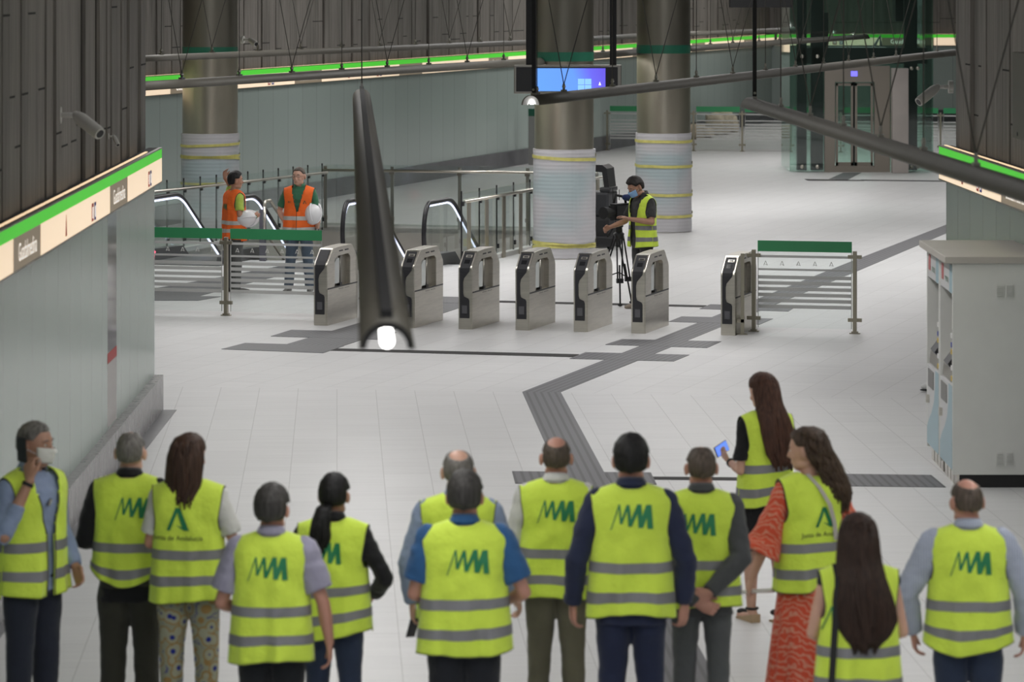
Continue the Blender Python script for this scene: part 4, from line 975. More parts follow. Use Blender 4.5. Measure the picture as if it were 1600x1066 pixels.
def face_parts(t, M, hair_m, beard=False, glasses=False, mask=None):
    for s in (-1, 1):
        bm = bmesh.new(); ell(bm, (s * 0.030, 0.099, 1.643), (0.011, 0.006, 0.006), M, 12); e = mesh_obj('eye', bm, mat('eye_white', (0.6, 0.58, 0.55), 0.3), t, smooth=True)
        bm = bmesh.new(); ell(bm, (s * 0.030, 0.1045, 1.643), (0.005, 0.002, 0.005), M, 10); mesh_obj('iris', bm, mat('dark_iris', (0.02, 0.012, 0.008), 0.2), e, smooth=True)
        bm = bmesh.new(); tube(bm, [M @ V3(s * 0.013, 0.110, 1.663), M @ V3(s * 0.032, 0.108, 1.668), M @ V3(s * 0.050, 0.095, 1.662)], [0.003, 0.004, 0.002], 6); mesh_obj('eyebrow', bm, hair_m, t)
    if not mask:
        bm = bmesh.new(); ell(bm, (0, 0.1065, 1.574), (0.021, 0.004, 0.004), M, 12); mesh_obj('mouth', bm, mat('lips', (0.2, 0.06, 0.05), 0.5), t, smooth=True)
    if glasses:
        bm = bmesh.new()
        for s in (-1, 1):
            tube(bm, [M @ V3(s * 0.032 + 0.022 * math.cos(a), 0.118, 1.642 + 0.015 * math.sin(a)) for a in [2 * PI * j / 14 for j in range(15)]], 0.0016, 6)
            tube(bm, [M @ V3(s * 0.054, 0.117, 1.646), M @ V3(s * 0.078, 0.02, 1.648)], 0.0018, 6)
        tube(bm, [M @ V3(-0.010, 0.119, 1.645), M @ V3(0.010, 0.119, 1.645)], 0.0016, 6)
        mesh_obj('glasses', bm, M_black, t)
    if mask:
        bm = bmesh.new(); N = 16; rows = []
        for i in range(9):
            z = 1.545 + 0.078 * i / 8; row = []
            for j in range(N + 1):
                a = -1.25 + 2.5 * j / N; bul = 0.014 * math.sin(PI * i / 8) * math.cos(a * 1.1) + 0.006
                row.append(bm.verts.new(M @ V3((0.064 + bul * 0.3) * math.sin(a), 0.042 + (0.068 + bul + (0.016 if i > 5 and abs(a) < 0.35 else 0)) * math.cos(a), z + 0.012 * abs(math.sin(a)))))
            rows.append(row)
        for A, B in zip(rows, rows[1:]):
            for j in range(N): bm.faces.new((A[j], A[j + 1], B[j + 1], B[j]))
        mk = mesh_obj('face_mask', bm, mat(mask, (0.66, 0.66, 0.62) if mask == 'white_mask' else (0.24, 0.42, 0.68), 0.8), t, smooth=True); sd = mk.modifiers.new('s', 'SOLIDIFY'); sd.thickness = 0.003
        bm = bmesh.new()
        for s in (-1, 1): tube(bm, [M @ V3(s * 0.06, 0.06, 1.60), M @ V3(s * 0.078, 0.015, 1.625)], 0.002, 6)
        mesh_obj('ear_loop', bm, mat('mask_loop', (0.6, 0.6, 0.6), 0.7), mk)

def short_hair(t, M, m, kind='short', seed=0, thick=0.014):
    bm = bmesh.new(); U, Vn = 64, 44; rows = []
    for i in range(Vn + 1):
        ph = PI * i / Vn; row = []
        for j in range(U):
            th = 2 * PI * j / U; d = V3(math.sin(ph) * math.cos(th), math.sin(ph) * math.sin(th), math.cos(ph))
            p = V3(d.x * HR.x, d.y * HR.y, d.z * HR.z); z = p.z + HC.z; fwd = d.y; side = abs(d.x)
            # lower hair line: nape at the back, above the ear at the side, forehead in front
            if fwd < 0: low = 1.578 + 0.045 * max(0, 1 - side * -fwd * 2) * side
            else: low = 1.62 + 0.085 * min(1, fwd * 1.6)
            mask = (z - low) / 0.012
            if kind in ('bald', 'ring', 'thin'):
                cy = {'bald': 0.25, 'ring': 0.62, 'thin': 0.0}[kind]; lim = {'bald': 0.62, 'ring': 0.20, 'thin': 0.86}[kind]
                v = (d - V3(0, -0.28 if kind == 'bald' else 0.15, 0.95).normalized()).length
                r = {'bald': 0.62, 'ring': 0.90, 'thin': 0.30}[kind]
                mask = min(mask, (v - r) / 0.18)
            if side > 0.6 and z < 1.668 and p.y > -0.026: mask = min(mask, (abs(p.y + 0.0) - 0.030) / 0.01 if p.y < 0 else -1)
            mask = max(0.0, min(1.0, mask)); mask = mask * mask * (3 - 2 * mask)
            tk = thick * (1.0 + (0.5 * max(0, d.z) if kind == 'short' else -0.35)) + 0.004 * noise.noise(d * 5 + V3(seed, 0, 0)) + 0.0022 * noise.noise(d * 16 + V3(0, seed, 0))
            k = -0.006 * (1 - mask) + tk * mask
            row.append(bm.verts.new(M @ (HC + p + d * k)))
        rows.append(row)
    for A, B in zip(rows, rows[1:]):
        for j in range(U):
            bm.faces.new((A[j], A[(j + 1) % U], B[(j + 1) % U], B[j]))
    bmesh.ops.remove_doubles(bm, verts=bm.verts, dist=1e-5)
    return mesh_obj('hair', bm, m, t, smooth=True)

def long_hair(t, M, m, rings, strands=90, seed=0, wav=0.0, face_open=0.35):
    """rings: (z, cx, cy, rx, ry) from the crown down, head frame; strands run over the surface"""
    rr = random.Random(seed); bm = bmesh.new(); seg = 40; R = []
    zt = rings[0][0]
    def prof(z): 
        tab = sorted([(r[0], r[1], r[2], r[3], r[4]) for r in rings]); return lerp_t(tab, z)
    zs = []
    n = 34; zb = rings[-1][0]
    for i in range(n + 1): zs.append(zt + (zb - zt) * (i / n) ** 1.0)
    for i, z in enumerate(zs):
        cx, cy, rx, ry = prof(z); row = []
        for j in range(seg):
            a = 2 * PI * j / seg; c, s = math.cos(a), math.sin(a)
            if s > 0 and z < 1.72: s *= face_open if z > 1.54 else max(face_open, 0.3)
            w = 1 + 0.05 * noise.noise(V3(math.cos(a) * 2.5, math.sin(a) * 2.5, z * 1.3 + seed)) + 0.04 * math.sin(a * 17 + z * 8 * wav + seed)
            if i > n * 0.8: w *= 1 - 0.10 * rr.random()
            wx = wav * 0.02 * math.sin(z * 42 + a * 2)
            row.append(bm.verts.new(V3(cx + rx * c * w + wx, cy + ry * s * w, z - (0.02 * rr.random() if i > n - 3 else 0))))
        R.append(row)
    for A, B in zip(R, R[1:]):
        for j in range(seg): bm.faces.new((A[j], A[(j + 1) % seg], B[(j + 1) % seg], B[j]))
    bm.faces.new(R[0][::-1]); bm.faces.new(R[-1])
    for q in range(strands):
        a = rr.uniform(PI * 0.98, 2 * PI * 1.01); pts = []; ph = rr.uniform(0, 6)
        z0 = zt - rr.uniform(0.03, 0.12); z1 = zb + rr.uniform(-0.05, 0.10)
        for k in range(13):
            z = z0 + (z1 - z0) * k / 12; cx, cy, rx, ry = prof(max(z, zb)); a2 = a + 0.12 * math.sin(ph + z * 7)
            pts.append(V3(cx + rx * 1.01 * math.cos(a2) + wav * 0.022 * math.sin(z * 42 + ph), cy + ry * 1.02 * math.sin(a2), z))
        r0 = rr.uniform(0.004, 0.009); tube(bm, pts, [r0 * (0.5 + 0.5 * math.sin(PI * min(1, 0.15 + k / 12 * 0.8))) for k in range(13)], 6)
    for v in bm.verts: v.co = M @ v.co
    return mesh_obj('hair', bm, m, t, smooth=True)

def a_logo(add):   # open letter mark, unit box
    add((0.04, 0.0), (0.44, 1.0), 0.17, 0.17); add((0.86, 0.0), (0.48, 1.0), 0.28, 0.20); add((0.40, 0.24), (0.88, 0.02), 0.02, 0.30)
def m_logo(add):
    P = [(-0.06, -0.06), (0.30, 1.0), (0.36, 0.20), (0.66, 0.98), (0.74, 0.10), (1.12, 1.0), (1.18, 0.04), (1.52, 0.98), (1.58, 0.0)]
    Wd = [0.04, 0.06, 0.10, 0.12, 0.15, 0.18, 0.20, 0.22, 0.24]
    for i in range(8): add(P[i], P[i + 1], Wd[i], Wd[i + 1])

VT = [(0.70, 0.250, 0.170), (0.80, 0.243, 0.163), (0.95, 0.232, 0.152), (1.07, 0.222, 0.148), (1.20, 0.214, 0.146), (1.30, 0.226, 0.142), (1.40, 0.238, 0.128), (1.5, 0.24, 0.10)]
def make_vest(t, m, tape, w=1.0, dpt=1.0, hem=0.80, logo='m', logo_c=(0.0, 1.325), logo_h=0.128, front_open=False, seed=0, opening=0.0, stripes=(0.913, 1.07), neckw=0.085, lx=1.0, hemlift=0.0, side=0.0):
    rr = random.Random(seed); ph = [rr.uniform(0, 6.28) for _ in range(6)]; ZA, Z1 = 1.20, 1.37; nx = 40
    def fold(x, z, sg):
        a = 0.0045 + 0.017 * max(0.0, min(1.0, (1.22 - z) / 0.42))
        f = math.sin(x * 34 * lx + ph[0] + sg) * 0.55 + math.sin(x * 61 + z * 3 + ph[1] + sg * 2) * 0.3 + 0.5 * math.sin((x * (1 if sg > 0 else -1) + z * 0.8) * 18 + ph[2])
        g = 0.006 * math.sin((abs(x) * 1.3 + z) * 26 + ph[3]) * max(0, min(1, (z - 1.0) / 0.15)) * max(0, 1 - abs(z - 1.22) / 0.22)
        return a * f + g
    def edge(z):
        rx = lerp_t(VT, z)[0] * w
        if z <= ZA: return rx
        q = (z - ZA) / 0.07; cut = math.sqrt(max(0, 1 - (1 - min(1, q)) ** 2))
        tgt = 0.192 + 0.030 * max(0, (z - 1.28) / 0.18)
        return rx * (1 - cut) + min(rx, tgt * w) * cut
    def pt(x, z, sg, off=0.0):      # sg -1 back, +1 front
        rx, ry = lerp_t(VT, z); rx *= w; ry *= dpt
        r = min(1.0, abs(x) / rx); y = ry * (1 - r ** 2.5) ** (1 / 2.2) if r < 1 else 0.0
        y += fold(x, z, sg) * (1 - r ** 4) + off
        if off: x = x + math.copysign(off * r ** 6, x)
        zz = z + (hemlift * (abs(x) / rx) ** 2 * max(0, (1.0 - z) / 0.25) if z < 1.0 else 0) + side * x * max(0, min(1, (1.25 - z) / 0.3))
        if z < 0.98: zz += 0.012 * math.sin(x * 11 + ph[4] + sg) * (0.98 - z) / 0.18
        return V3(x, sg * y, zz)
    def top(x, q, sg):              # rolls over the shoulder
        zs = 1.505 - 0.34 * max(0, abs(x) - neckw)
        a = q * PI / 2; b = pt(x, Z1, sg); y = b.y * math.cos(a); return V3(x, y, Z1 + (zs - Z1) * math.sin(a))
    bm = bmesh.new(); panels = {}
    zrows = [hem + (ZA - hem) * i / 26 for i in range(27)] + [ZA + (Z1 - ZA) * (i + 1) / 12 for i in range(12)]
    for sg in (-1, 1):
        rows = []
        for z in zrows:
            e = edge(z); rows.append([bm.verts.new(pt(e * math.sin((2 * j / nx - 1) * PI / 2), z, sg)) for j in range(nx + 1)])
        eT = min(0.225 * w, edge(Z1) + 0.015)
        for k in range(1, 11):
            row = []
            for j in range(nx + 1):
                e = edge(Z1) + (eT - edge(Z1)) * k / 10; x = e * math.sin((2 * j / nx - 1) * PI / 2)
                lim = 1.0 if abs(x) > neckw else ((0.62 if sg < 0 else 0.25) + 0.38 * (abs(x) / neckw) ** 4)
                row.append(bm.verts.new(top(x, k / 10 * lim, sg)))
            rows.append(row)
        panels[sg] = rows
        for ri, (A, B) in enumerate(zip(rows, rows[1:])):
            for j in range(nx):
                xm = (A[j].co.x + A[j + 1].co.x + B[j].co.x + B[j + 1].co.x) / 4; zm = (A[j].co.z + B[j].co.z) / 2
                if sg > 0 and front_open:
                    hw = opening * 0.5 + max(0.0, zm - 1.14) * 0.27
                    if abs(xm) < hw: continue
                bm.faces.new((A[j], A[j + 1], B[j + 1], B[j]))
    edges = {}
    for sd, idx in (('l', 0), ('r', nx)):
        edges[sd] = [v.co.copy() for v in [r[idx] for r in panels[-1][26:]]] + [v.co.copy() for v in [r[idx] for r in reversed(panels[1][26:])]]
    hemp = [v.co.copy() for v in panels[-1][0]]; hemf = [v.co.copy() for v in reversed(panels[1][0])]
    bmesh.ops.remove_doubles(bm, verts=bm.verts, dist=2e-4)
    v = mesh_obj('vest', bm, m, t, smooth=True); sd = v.modifiers.new('s', 'SOLIDIFY'); sd.thickness = 0.004; sd.offset = 0
    for k in ('l', 'r'):
        bm = bmesh.new(); tube(bm, edges[k], 0.0045, 6); mesh_obj('edging', bm, M_pipe, v, smooth=True)
    bm = bmesh.new(); tube(bm, hemp, 0.003, 6)
    if not front_open: tube(bm, hemf, 0.003, 6)
    mesh_obj('hem_edging', bm, M_pipe, v, smooth=True)
    for zc in stripes:
        for sg in ((-1, 1)):
            bm = bmesh.new(); R = []
            for z in (zc - 0.028, zc, zc + 0.028):
                e = edge(z); R.append([bm.verts.new(pt(e * math.sin((2 * j / nx - 1) * PI / 2), z, sg, 0.0045)) for j in range(nx + 1)])
            for A, B in zip(R, R[1:]):
                for j in range(nx):
                    if sg > 0 and front_open and abs((A[j].co.x + A[j + 1].co.x) / 2) < opening * 0.5: continue
                    bm.faces.new((A[j], A[j + 1], B[j + 1], B[j]))
            mesh_obj('reflective_stripe', bm, tape, v, smooth=True)
    if front_open:
        bm = bmesh.new()
        for s in ((-1, 1) if opening > 0.02 else (1,)):
            tube(bm, [pt(s * opening * 0.5, z, 1, 0.004) for z in [hem + (1.14 - hem) * i / 16 for i in range(17)]], 0.004, 6)
        for s in (-1, 1):
            tube(bm, [pt(s * (opening * 0.5 + (z - 1.14) * 0.27), z, 1, 0.002) for z in [1.14 + 0.22 * i / 10 for i in range(11)]], 0.0045, 6)
        mesh_obj('zip_edge', bm, M_pipe, v, smooth=True)
    def stroke(bm, P0, P1, w0, w1, c, s, sg, asp):
        n = 6; prev = None
        for i in range(n + 1):
            t_ = i / n; x = P0[0] + (P1[0] - P0[0]) * t_; z = P0[1] + (P1[1] - P0[1]) * t_; hw = (w0 + (w1 - w0) * t_) / 2
            q = [bm.verts.new(pt((c[0] + (x - asp / 2 + e) * s) , c[1] + (z - 0.5) * s, sg, 0.0075)) for e in (-hw, hw)]
            if prev: bm.faces.new((prev[0], prev[1], q[1], q[0]))
            prev = q
    if logo in ('m', 'a'):
        bm = bmesh.new()
        if logo == 'm': m_logo(lambda a, b, w0, w1: stroke(bm, a, b, w0, w1, logo_c, logo_h, -1, 1.55))
        else: a_logo(lambda a, b, w0, w1: stroke(bm, a, b, w0, w1, logo_c, logo_h, -1, 0.9))
        mesh_obj('printed_logo', bm, M_logo, v)
        if logo == 'a':
            me = text_mesh('Junta de Andalucía', 0.040)
            for q in me.vertices: q.co = pt(q.co.x * 1.0 + logo_c[0], logo_c[1] - logo_h * 0.5 - 0.045 + q.co.y, -1, 0.0075)
            me.materials.clear(); me.materials.append(M_logok); o = bpy.data.objects.new('lettering', me); COL.objects.link(o); o.parent = v
    elif logo == 'front':
        bm = bmesh.new(); a_logo(lambda a, b, w0, w1: stroke(bm, a, b, w0, w1, (-0.105, 1.27), 0.045, 1, 0.9)); m_logo(lambda a, b, w0, w1: stroke(bm, a, b, w0 * .6, w1 * .6, (0.11, 1.27), 0.03, 1, 1.5))
        mesh_obj('printed_logo', bm, M_logok, v)
    return v, pt

TB = [(0.86, 0.150, 0.108), (0.95, 0.158, 0.112), (1.05, 0.145, 0.102), (1.18, 0.155, 0.108), (1.30, 0.168, 0.112), (1.38, 0.168, 0.100), (1.43, 0.120, 0.075), (1.475, 0.062, 0.058)]
def person(label, px, D, h, face, arms, **k):
    """px: image column of the body centre; face: compass angle of the body, 0 away from the camera, 90 to the picture's right"""
    female = k.get('female', False); wm = k.get('wide', 0.88 if female else 1.0); seed = k.get('seed', 1)
    S = h / 1.75; X = (px - CX) * D / F
    t = thing('person', label, 'person', (X, D, 0), -math.radians(face), scale=S)
    head_yaw = -math.radians(k.get('head', face) - face); tilt = math.radians(k.get('tilt', 0))     # tilt > 0 looks down
    nb = V3(0, 0.012, 1.50)
    M = Matrix.Translation(nb + V3(*k.get('hshift', (0, 0, 0)))) @ Matrix.Rotation(head_yaw, 4, 'Z') @ Matrix.Rotation(-tilt, 4, 'X') @ Matrix.Rotation(math.radians(k.get('roll', 0)), 4, 'Y') @ Matrix.Translation(-nb) @ Matrix.Translation(V3(0, 0.01, 1.762)) @ Matrix.Scale(1.10 if not female else 1.07, 4) @ Matrix.Translation(-V3(0, 0.01, 1.762))
    sx = 0.178 * wm; SHL = {-1: V3(-sx, 0, 1.405), 1: V3(sx, 0, 1.405)}
    bm = bmesh.new(); make_head(bm, M, female)
    nr = 0.050 if female else 0.058
    limb(bm, [V3(0, -0.005, 1.42), V3(0, 0.0, 1.49), M @ V3(0, 0.014, 1.565)], [nr * 1.12, nr, nr * 0.95], 16)
    rings_loft(bm, [(0, 0, z, rx * wm, ry) for z, rx, ry in TB], 28, 2.3)
    for s in (-1, 1):
        a = arms[s]; e, w = V3(*a['e']), V3(*a['w']); sh = SHL[s]
        am = 0.86 if female else 1.0
        limb(bm, [sh, sh.lerp(e, 0.5), e], [0.050 * am, 0.045 * am, 0.037 * am]); limb(bm, [e, e.lerp(w, 0.35), w], [0.038 * am, 0.040 * am, 0.026 * am])
        hd = V3(*a.get('d', tuple(w - e))); hand(bm, w, hd, V3(*a.get('n', (-s, 0, 0))), V3(*a.get('t', (0, 1, 0))), a.get('curl', 0.45), 0.165 if female else 0.185)
    legs = k.get('legs', {-1: ((-0.10, 0.01, 0.49), (-0.11, -0.01, 0.09)), 1: ((0.10, 0.01, 0.49), (0.11, -0.01, 0.09))}); hip = {-1: V3(-0.088, 0, 0.90), 1: V3(0.088, 0, 0.90)}
    lm = 0.95
    for s in (-1, 1):
        kn, an = V3(*legs[s][0]), V3(*legs[s][1])
        limb(bm, [hip[s], hip[s].lerp(kn, 0.5), kn], [0.086 * lm, 0.068 * lm, 0.050 * lm]); limb(bm, [kn, kn.lerp(an, 0.35), an], [0.050 * lm, 0.052 * lm, 0.034 * lm])
        limb(bm, [an, an + V3(0, -0.03, -0.045)], [0.036, 0.034], 10); limb(bm, [an + V3(0, -0.02, -0.055), an + V3(s * 0.02, 0.15, -0.068)], [0.026, 0.019], 10)
    me = remesh(bm, k.get('voxel', 0.0058) * QV, 2); body = obj_from('body', me, k['skin'], t)
    # ---- clothing
    sl = k.get('sleeve', 'long'); top = k.get('top'); st = k.get('stiff', 1.0)
    if top:
        bm = bmesh.new(); th = k.get('thick', 0.018); lo = k.get('top_low', 0.90)
        tb = [(lo, (0.176 + th * 0.6), 0.122 + th * 0.4)] + [(z, rx + th, ry + th * 0.8) for z, rx, ry in TB if z > lo + 0.03 and z < 1.42] + [(1.445, 0.125, 0.078), (1.485, 0.074, 0.068)]
        rings_loft(bm, [(0, 0, z, rx * wm, ry) for z, rx, ry in tb], 32, 2.4)
        for s in (-1, 1):
            a = arms[s]; e, w = V3(*a['e']), V3(*a['w']); sh = SHL[s]; f = k.get('sl_r', 1.0) * (0.9 if female else 1.0)
            end = a.get('sleeve', sl)
            limb(bm, [V3(s * 0.08, 0, 1.40), sh], [0.052, 0.064 * f])
            if end == 'short': q = sh.lerp(e, 0.78); tube(bm, [sh, sh.lerp(e, 0.3), q], [0.064 * f, 0.064 * f, 0.066 * f], 18)
            elif end == 'none': pass
            elif end == 'flare': q = e + (e - sh).normalized() * 0.10 + V3(s * 0.02, 0, 0); tube(bm, [sh, sh.lerp(e, 0.4), e, q], [0.066 * f, 0.075, 0.10, 0.135], 20)
            else:
                frac = {'long': 1.0, 'rolled': 0.55}[end]; q = e.lerp(w, frac)
                tube(bm, [sh, sh.lerp(e, 0.35), sh.lerp(e, 0.8), e, e.lerp(q, 0.3), q], [0.064 * f, 0.062 * f, 0.055 * f, 0.054 * f, 0.052 * f, 0.043 * f], 18, closed_round=False)
                limb(bm, [sh.lerp(e, 0.9), e, e.lerp(q, 0.15)], [0.053 * f] * 3)
        me = remesh(bm, 0.010 * QV, 3)
        for v in me.vertices:          # creases
            c = v.co; n_ = v.normal; v.co = c + n_ * (0.009 * noise.noise(c * 9 + V3(seed, 0, 0)) + 0.006 * noise.noise(V3(c.x * 14, c.y * 14, c.z * 24 + seed)))
        obj_from(k.get('top_name', 'shirt'), me, top, t)
        if k.get('collar', True) and k.get('collar') != 'none':
            cm = k.get('collar_m', top); bm = bmesh.new(); R = []
            for z, r in ((1.475, 0.080), (1.515, 0.070), (1.535, 0.067), (1.512, 0.078), (1.49, 0.088)):
                R.append([bm.verts.new((r * math.cos(a) * (0.92 if female else 1), 0.002 + r * math.sin(a) * 0.98, z - 0.014 * math.sin(a))) for a in [2 * PI * j / 32 for j in range(32)]])
            for A, B in zip(R, R[1:]):
                for j in range(32):
                    if 5.5 < j < 10.5 and k.get('open_collar'): continue
                    bm.faces.new((A[j], A[(j + 1) % 32], B[(j + 1) % 32], B[j]))
            mesh_obj('collar', bm, cm, t, smooth=True)
    bot = k.get('bottom', 'trousers')
    if bot == 'trousers':
        bm = bmesh.new(); f = k.get('leg_r', 1.0)
        rings_loft(bm, [(0, 0, 1.00, 0.158 * wm, 0.112), (0, 0, 0.92, 0.176 * wm ** 0.5, 0.130), (0, -0.005, 0.86, 0.182 * wm ** 0.5, 0.134), (0, 0, 0.80, 0.172, 0.115)], 28, 2.4)
        for s in (-1, 1):
            kn, an = V3(*legs[s][0]), V3(*legs[s][1]); hp = hip[s]
            tube(bm, [hp + V3(0, 0, 0), hp.lerp(kn, 0.35), hp.lerp(kn, 0.75), kn, kn.lerp(an, 0.5), an + V3(0, 0, -0.035)], [0.094, 0.091 * f, 0.077 * f, 0.070 * f, 0.064 * f, 0.062 * f * k.get('cuff', 1.0)], 20)
        me = remesh(bm, 0.010 * QV, 3)
        for v in me.vertices:
            c = v.co; v.co = c + v.normal * (0.006 * noise.noise(c * 8 + V3(0, seed, 0)) + 0.004 * noise.noise(V3(c.x * 10, c.y * 10, c.z * 22 + seed)))
        obj_from('trousers', me, k['bottom_m'], t)
    elif bot in ('skirt', 'dress'):
        bm = bmesh.new(); R = []; zb = k.get('skirt_low', 0.55); n = 26; seg = 64
        for i in range(n + 1):
            z = 1.02 + (zb - 1.02) * i / n; q = i / n; row = []
            if bot == 'skirt': rx, ry = 0.160 + 0.045 * math.sin(min(1, q * 1.4) * PI / 2), 0.115 + 0.035 * math.sin(min(1, q * 1.4) * PI / 2)
            else: rx, ry = 0.158 + 0.115 * q ** 0.8, 0.112 + 0.13 * q ** 0.8
            for j in range(seg):
                a = 2 * PI * j / seg; f = 1 + (0.02 if bot == 'skirt' else 0.085 * q) * math.sin(a * 13 + 1.5 * math.sin(a * 3 + seed)); row.append(bm.verts.new((rx * f * math.cos(a), ry * f * math.sin(a), z)))
            R.append(row)
        for A, B in zip(R, R[1:]):
            for j in range(seg): bm.faces.new((A[j], A[(j + 1) % seg], B[(j + 1) % seg], B[j]))
        o = mesh_obj('skirt', bm, k['bottom_m'], t, smooth=True); sd = o.modifiers.new('s', 'SOLIDIFY'); sd.thickness = 0.005
    for s in (-1, 1):
        an = V3(*legs[s][1]); bm = bmesh.new()
        if k.get('wedge'):
            prism(bm, [(an.y - 0.07, 0.0), (an.y + 0.17, 0.0), (an.y + 0.17, 0.012), (an.y + 0.06, 0.03), (an.y - 0.07, 0.06)], an.x - 0.035, an.x + 0.035, 'x'); so = mesh_obj('wedge_sole', bm, mat('rope_wedge', (0.40, 0.29, 0.18), 0.8), t)
            bm = bmesh.new(); tube(bm, [an + V3(0.04 * math.cos(a), 0.04 * math.sin(a) - 0.01, 0.0) for a in [2 * PI * j / 12 for j in range(13)]], 0.009, 6); ell(bm, an + V3(0, 0.14, -0.045), (0.036, 0.045, 0.022), seg=12)
            mesh_obj('shoe_straps', bm, M_blackm, t)
        else:
            limb(bm, [an + V3(0, -0.045, -0.055), an + V3(0, 0.03, -0.055), an + V3(s * 0.012, 0.12, -0.062), an + V3(s * 0.02, 0.185, -0.068)], [0.040, 0.040, 0.034, 0.024], 12); limb(bm, [an + V3(0, -0.02, 0.0), an + V3(0, 0.0, -0.045)], [0.042, 0.045], 12)
            me = remesh(bm, 0.008, 2)
            for v in me.vertices: v.co.z = max(v.co.z, 0.002)
            obj_from('shoe', me, k.get('shoe_m', M_shoe), t)
    # ---- hair and face
    hm = k['hair']; hk = k.get('hairkind', 'short')
    if hk in ('short', 'bald', 'ring', 'thin'): short_hair(t, M, hm, hk, seed, k.get('hthick', 0.014))
    else:
        short_hair(t, M, hm, 'short', seed, 0.015)
        if k.get('hrings'): long_hair(t, M, hm, k['hrings'], k.get('strands', 90), seed, k.get('wav', 0.0))
    if k.get('face_on'): face_parts(t, M, hm, glasses=k.get('glasses', False), mask=k.get('mask'))
    vp = None
    if k.get('vest', True):
        v, vp = make_vest(t, k.get('vest_m', V_yel), k.get('tape_m', M_refl), w=wm * k.get('vw', 1.0), seed=seed, **k.get('vk', {}))
    if k.get('watch'):
        s, cm = k['watch']; a = arms[s]; e, w = V3(*a['e']), V3(*a['w']); d = (w - e).normalized(); bm = bmesh.new()
        tube(bm, [w - d * 0.035, w - d * 0.015], 0.033, 14); mesh_obj('wristwatch', bm, cm, t, smooth=False)
    return t, M, vp
def arm(e, w, **k): d = dict(e=e, w=w); d.update(k); return d
def mir(a):
    f = lambda v: (-v[0], v[1], v[2]); r = dict(a)
    for q in ('e', 'w', 'd', 'n', 't'):
        if q in r: r[q] = f(r[q])
    return r
FWD = arm((0.255, -0.03, 1.12), (0.16, 0.19, 1.05), n=(-0.5, 0, -0.6), t=(-0.3, 0, 1), curl=0.6)     # forearm forward
DOWN = arm((0.275, -0.02, 1.12), (0.295, 0.06, 0.87), n=(-1, 0, 0), t=(0, 1, 0), curl=0.5, d=(0.0, 0.12, -1))

navy = cloth('navy_suit_cloth', (0.022, 0.028, 0.062)); navyt = cloth('navy_trouser_cloth', (0.018, 0.024, 0.055)); blk = cloth('black_cloth', (0.012, 0.012, 0.014)); dk = cloth('near_black_trouser_cloth', (0.012, 0.014, 0.017))
jean = cloth('dark_denim', (0.028, 0.040, 0.075)); olive = cloth('olive_trouser_cloth', (0.145, 0.135, 0.095)); dolive = cloth('dark_olive_cloth', (0.042, 0.042, 0.032)); greys = cloth('grey_suit_cloth', (0.065, 0.068, 0.072)); greyt = cloth('grey_trouser_cloth', (0.09, 0.095, 0.10))
lblue = cloth('light_blue_shirt', (0.24, 0.30, 0.44)); lilac = cloth('lilac_shirt', (0.30, 0.29, 0.38)); whitec = cloth('white_shirt', (0.58, 0.58, 0.56)); blue = cloth('petrol_blue_polo', (0.03, 0.10, 0.24)); char = cloth('charcoal_tee', (0.04, 0.04, 0.04)); greenp = cloth('green_polo', (0.045, 0.15, 0.085)); limep = cloth('lime_tee', (0.42, 0.55, 0.10)); blujean = cloth('slate_jeans', (0.075, 0.10, 0.14))
def stripe_mat():
    m = cloth('striped_blue_shirt', (0.34, 0.38, 0.47)); nt = m.node_tree; b = nt.nodes['Principled BSDF']
    tc = nt.nodes.new('ShaderNodeTexCoord'); wv = nt.nodes.new('ShaderNodeTexWave'); wv.bands_direction = 'X'; wv.inputs['Scale'].default_value = 22; nt.links.new(tc.outputs['Object'], wv.inputs['Vector'])
    mx = nt.nodes.new('ShaderNodeMix'); mx.data_type = 'RGBA'; mx.inputs['A'].default_value = (0.24, 0.28, 0.40, 1); mx.inputs['B'].default_value = (0.44, 0.47, 0.54, 1)
    nt.links.new(wv.outputs['Fac'], mx.inputs['Factor']); nt.links.new(mx.outputs['Result'], b.inputs['Base Color']); return m
striped = stripe_mat()
def floral_mat():
    m = cloth('floral_trouser_cloth', (0.3, 0.3, 0.22)); nt = m.node_tree; b = nt.nodes['Principled BSDF']
    tc = nt.nodes.new('ShaderNodeTexCoord'); vo = nt.nodes.new('ShaderNodeTexVoronoi'); vo.inputs['Scale'].default_value = 13; nt.links.new(tc.outputs['Object'], vo.inputs['Vector'])
    rp = nt.nodes.new('ShaderNodeValToRGB'); e = rp.color_ramp.elements; rp.color_ramp.interpolation = 'CONSTANT'
    e[0].position = 0; e[0].color = (0.02, 0.03, 0.22, 1); e[1].position = 0.20; e[1].color = (0.33, 0.33, 0.24, 1)
    for p, c in ((0.45, (0.30, 0.19, 0.07, 1)), (0.56, (0.28, 0.29, 0.21, 1)), (0.74, (0.10, 0.10, 0.22, 1)), (0.80, (0.30, 0.30, 0.22, 1))): q = rp.color_ramp.elements.new(p); q.color = c
    nt.links.new(vo.outputs['Distance'], rp.inputs[0]); nt.links.new(rp.outputs[0], b.inputs['Base Color']); return m
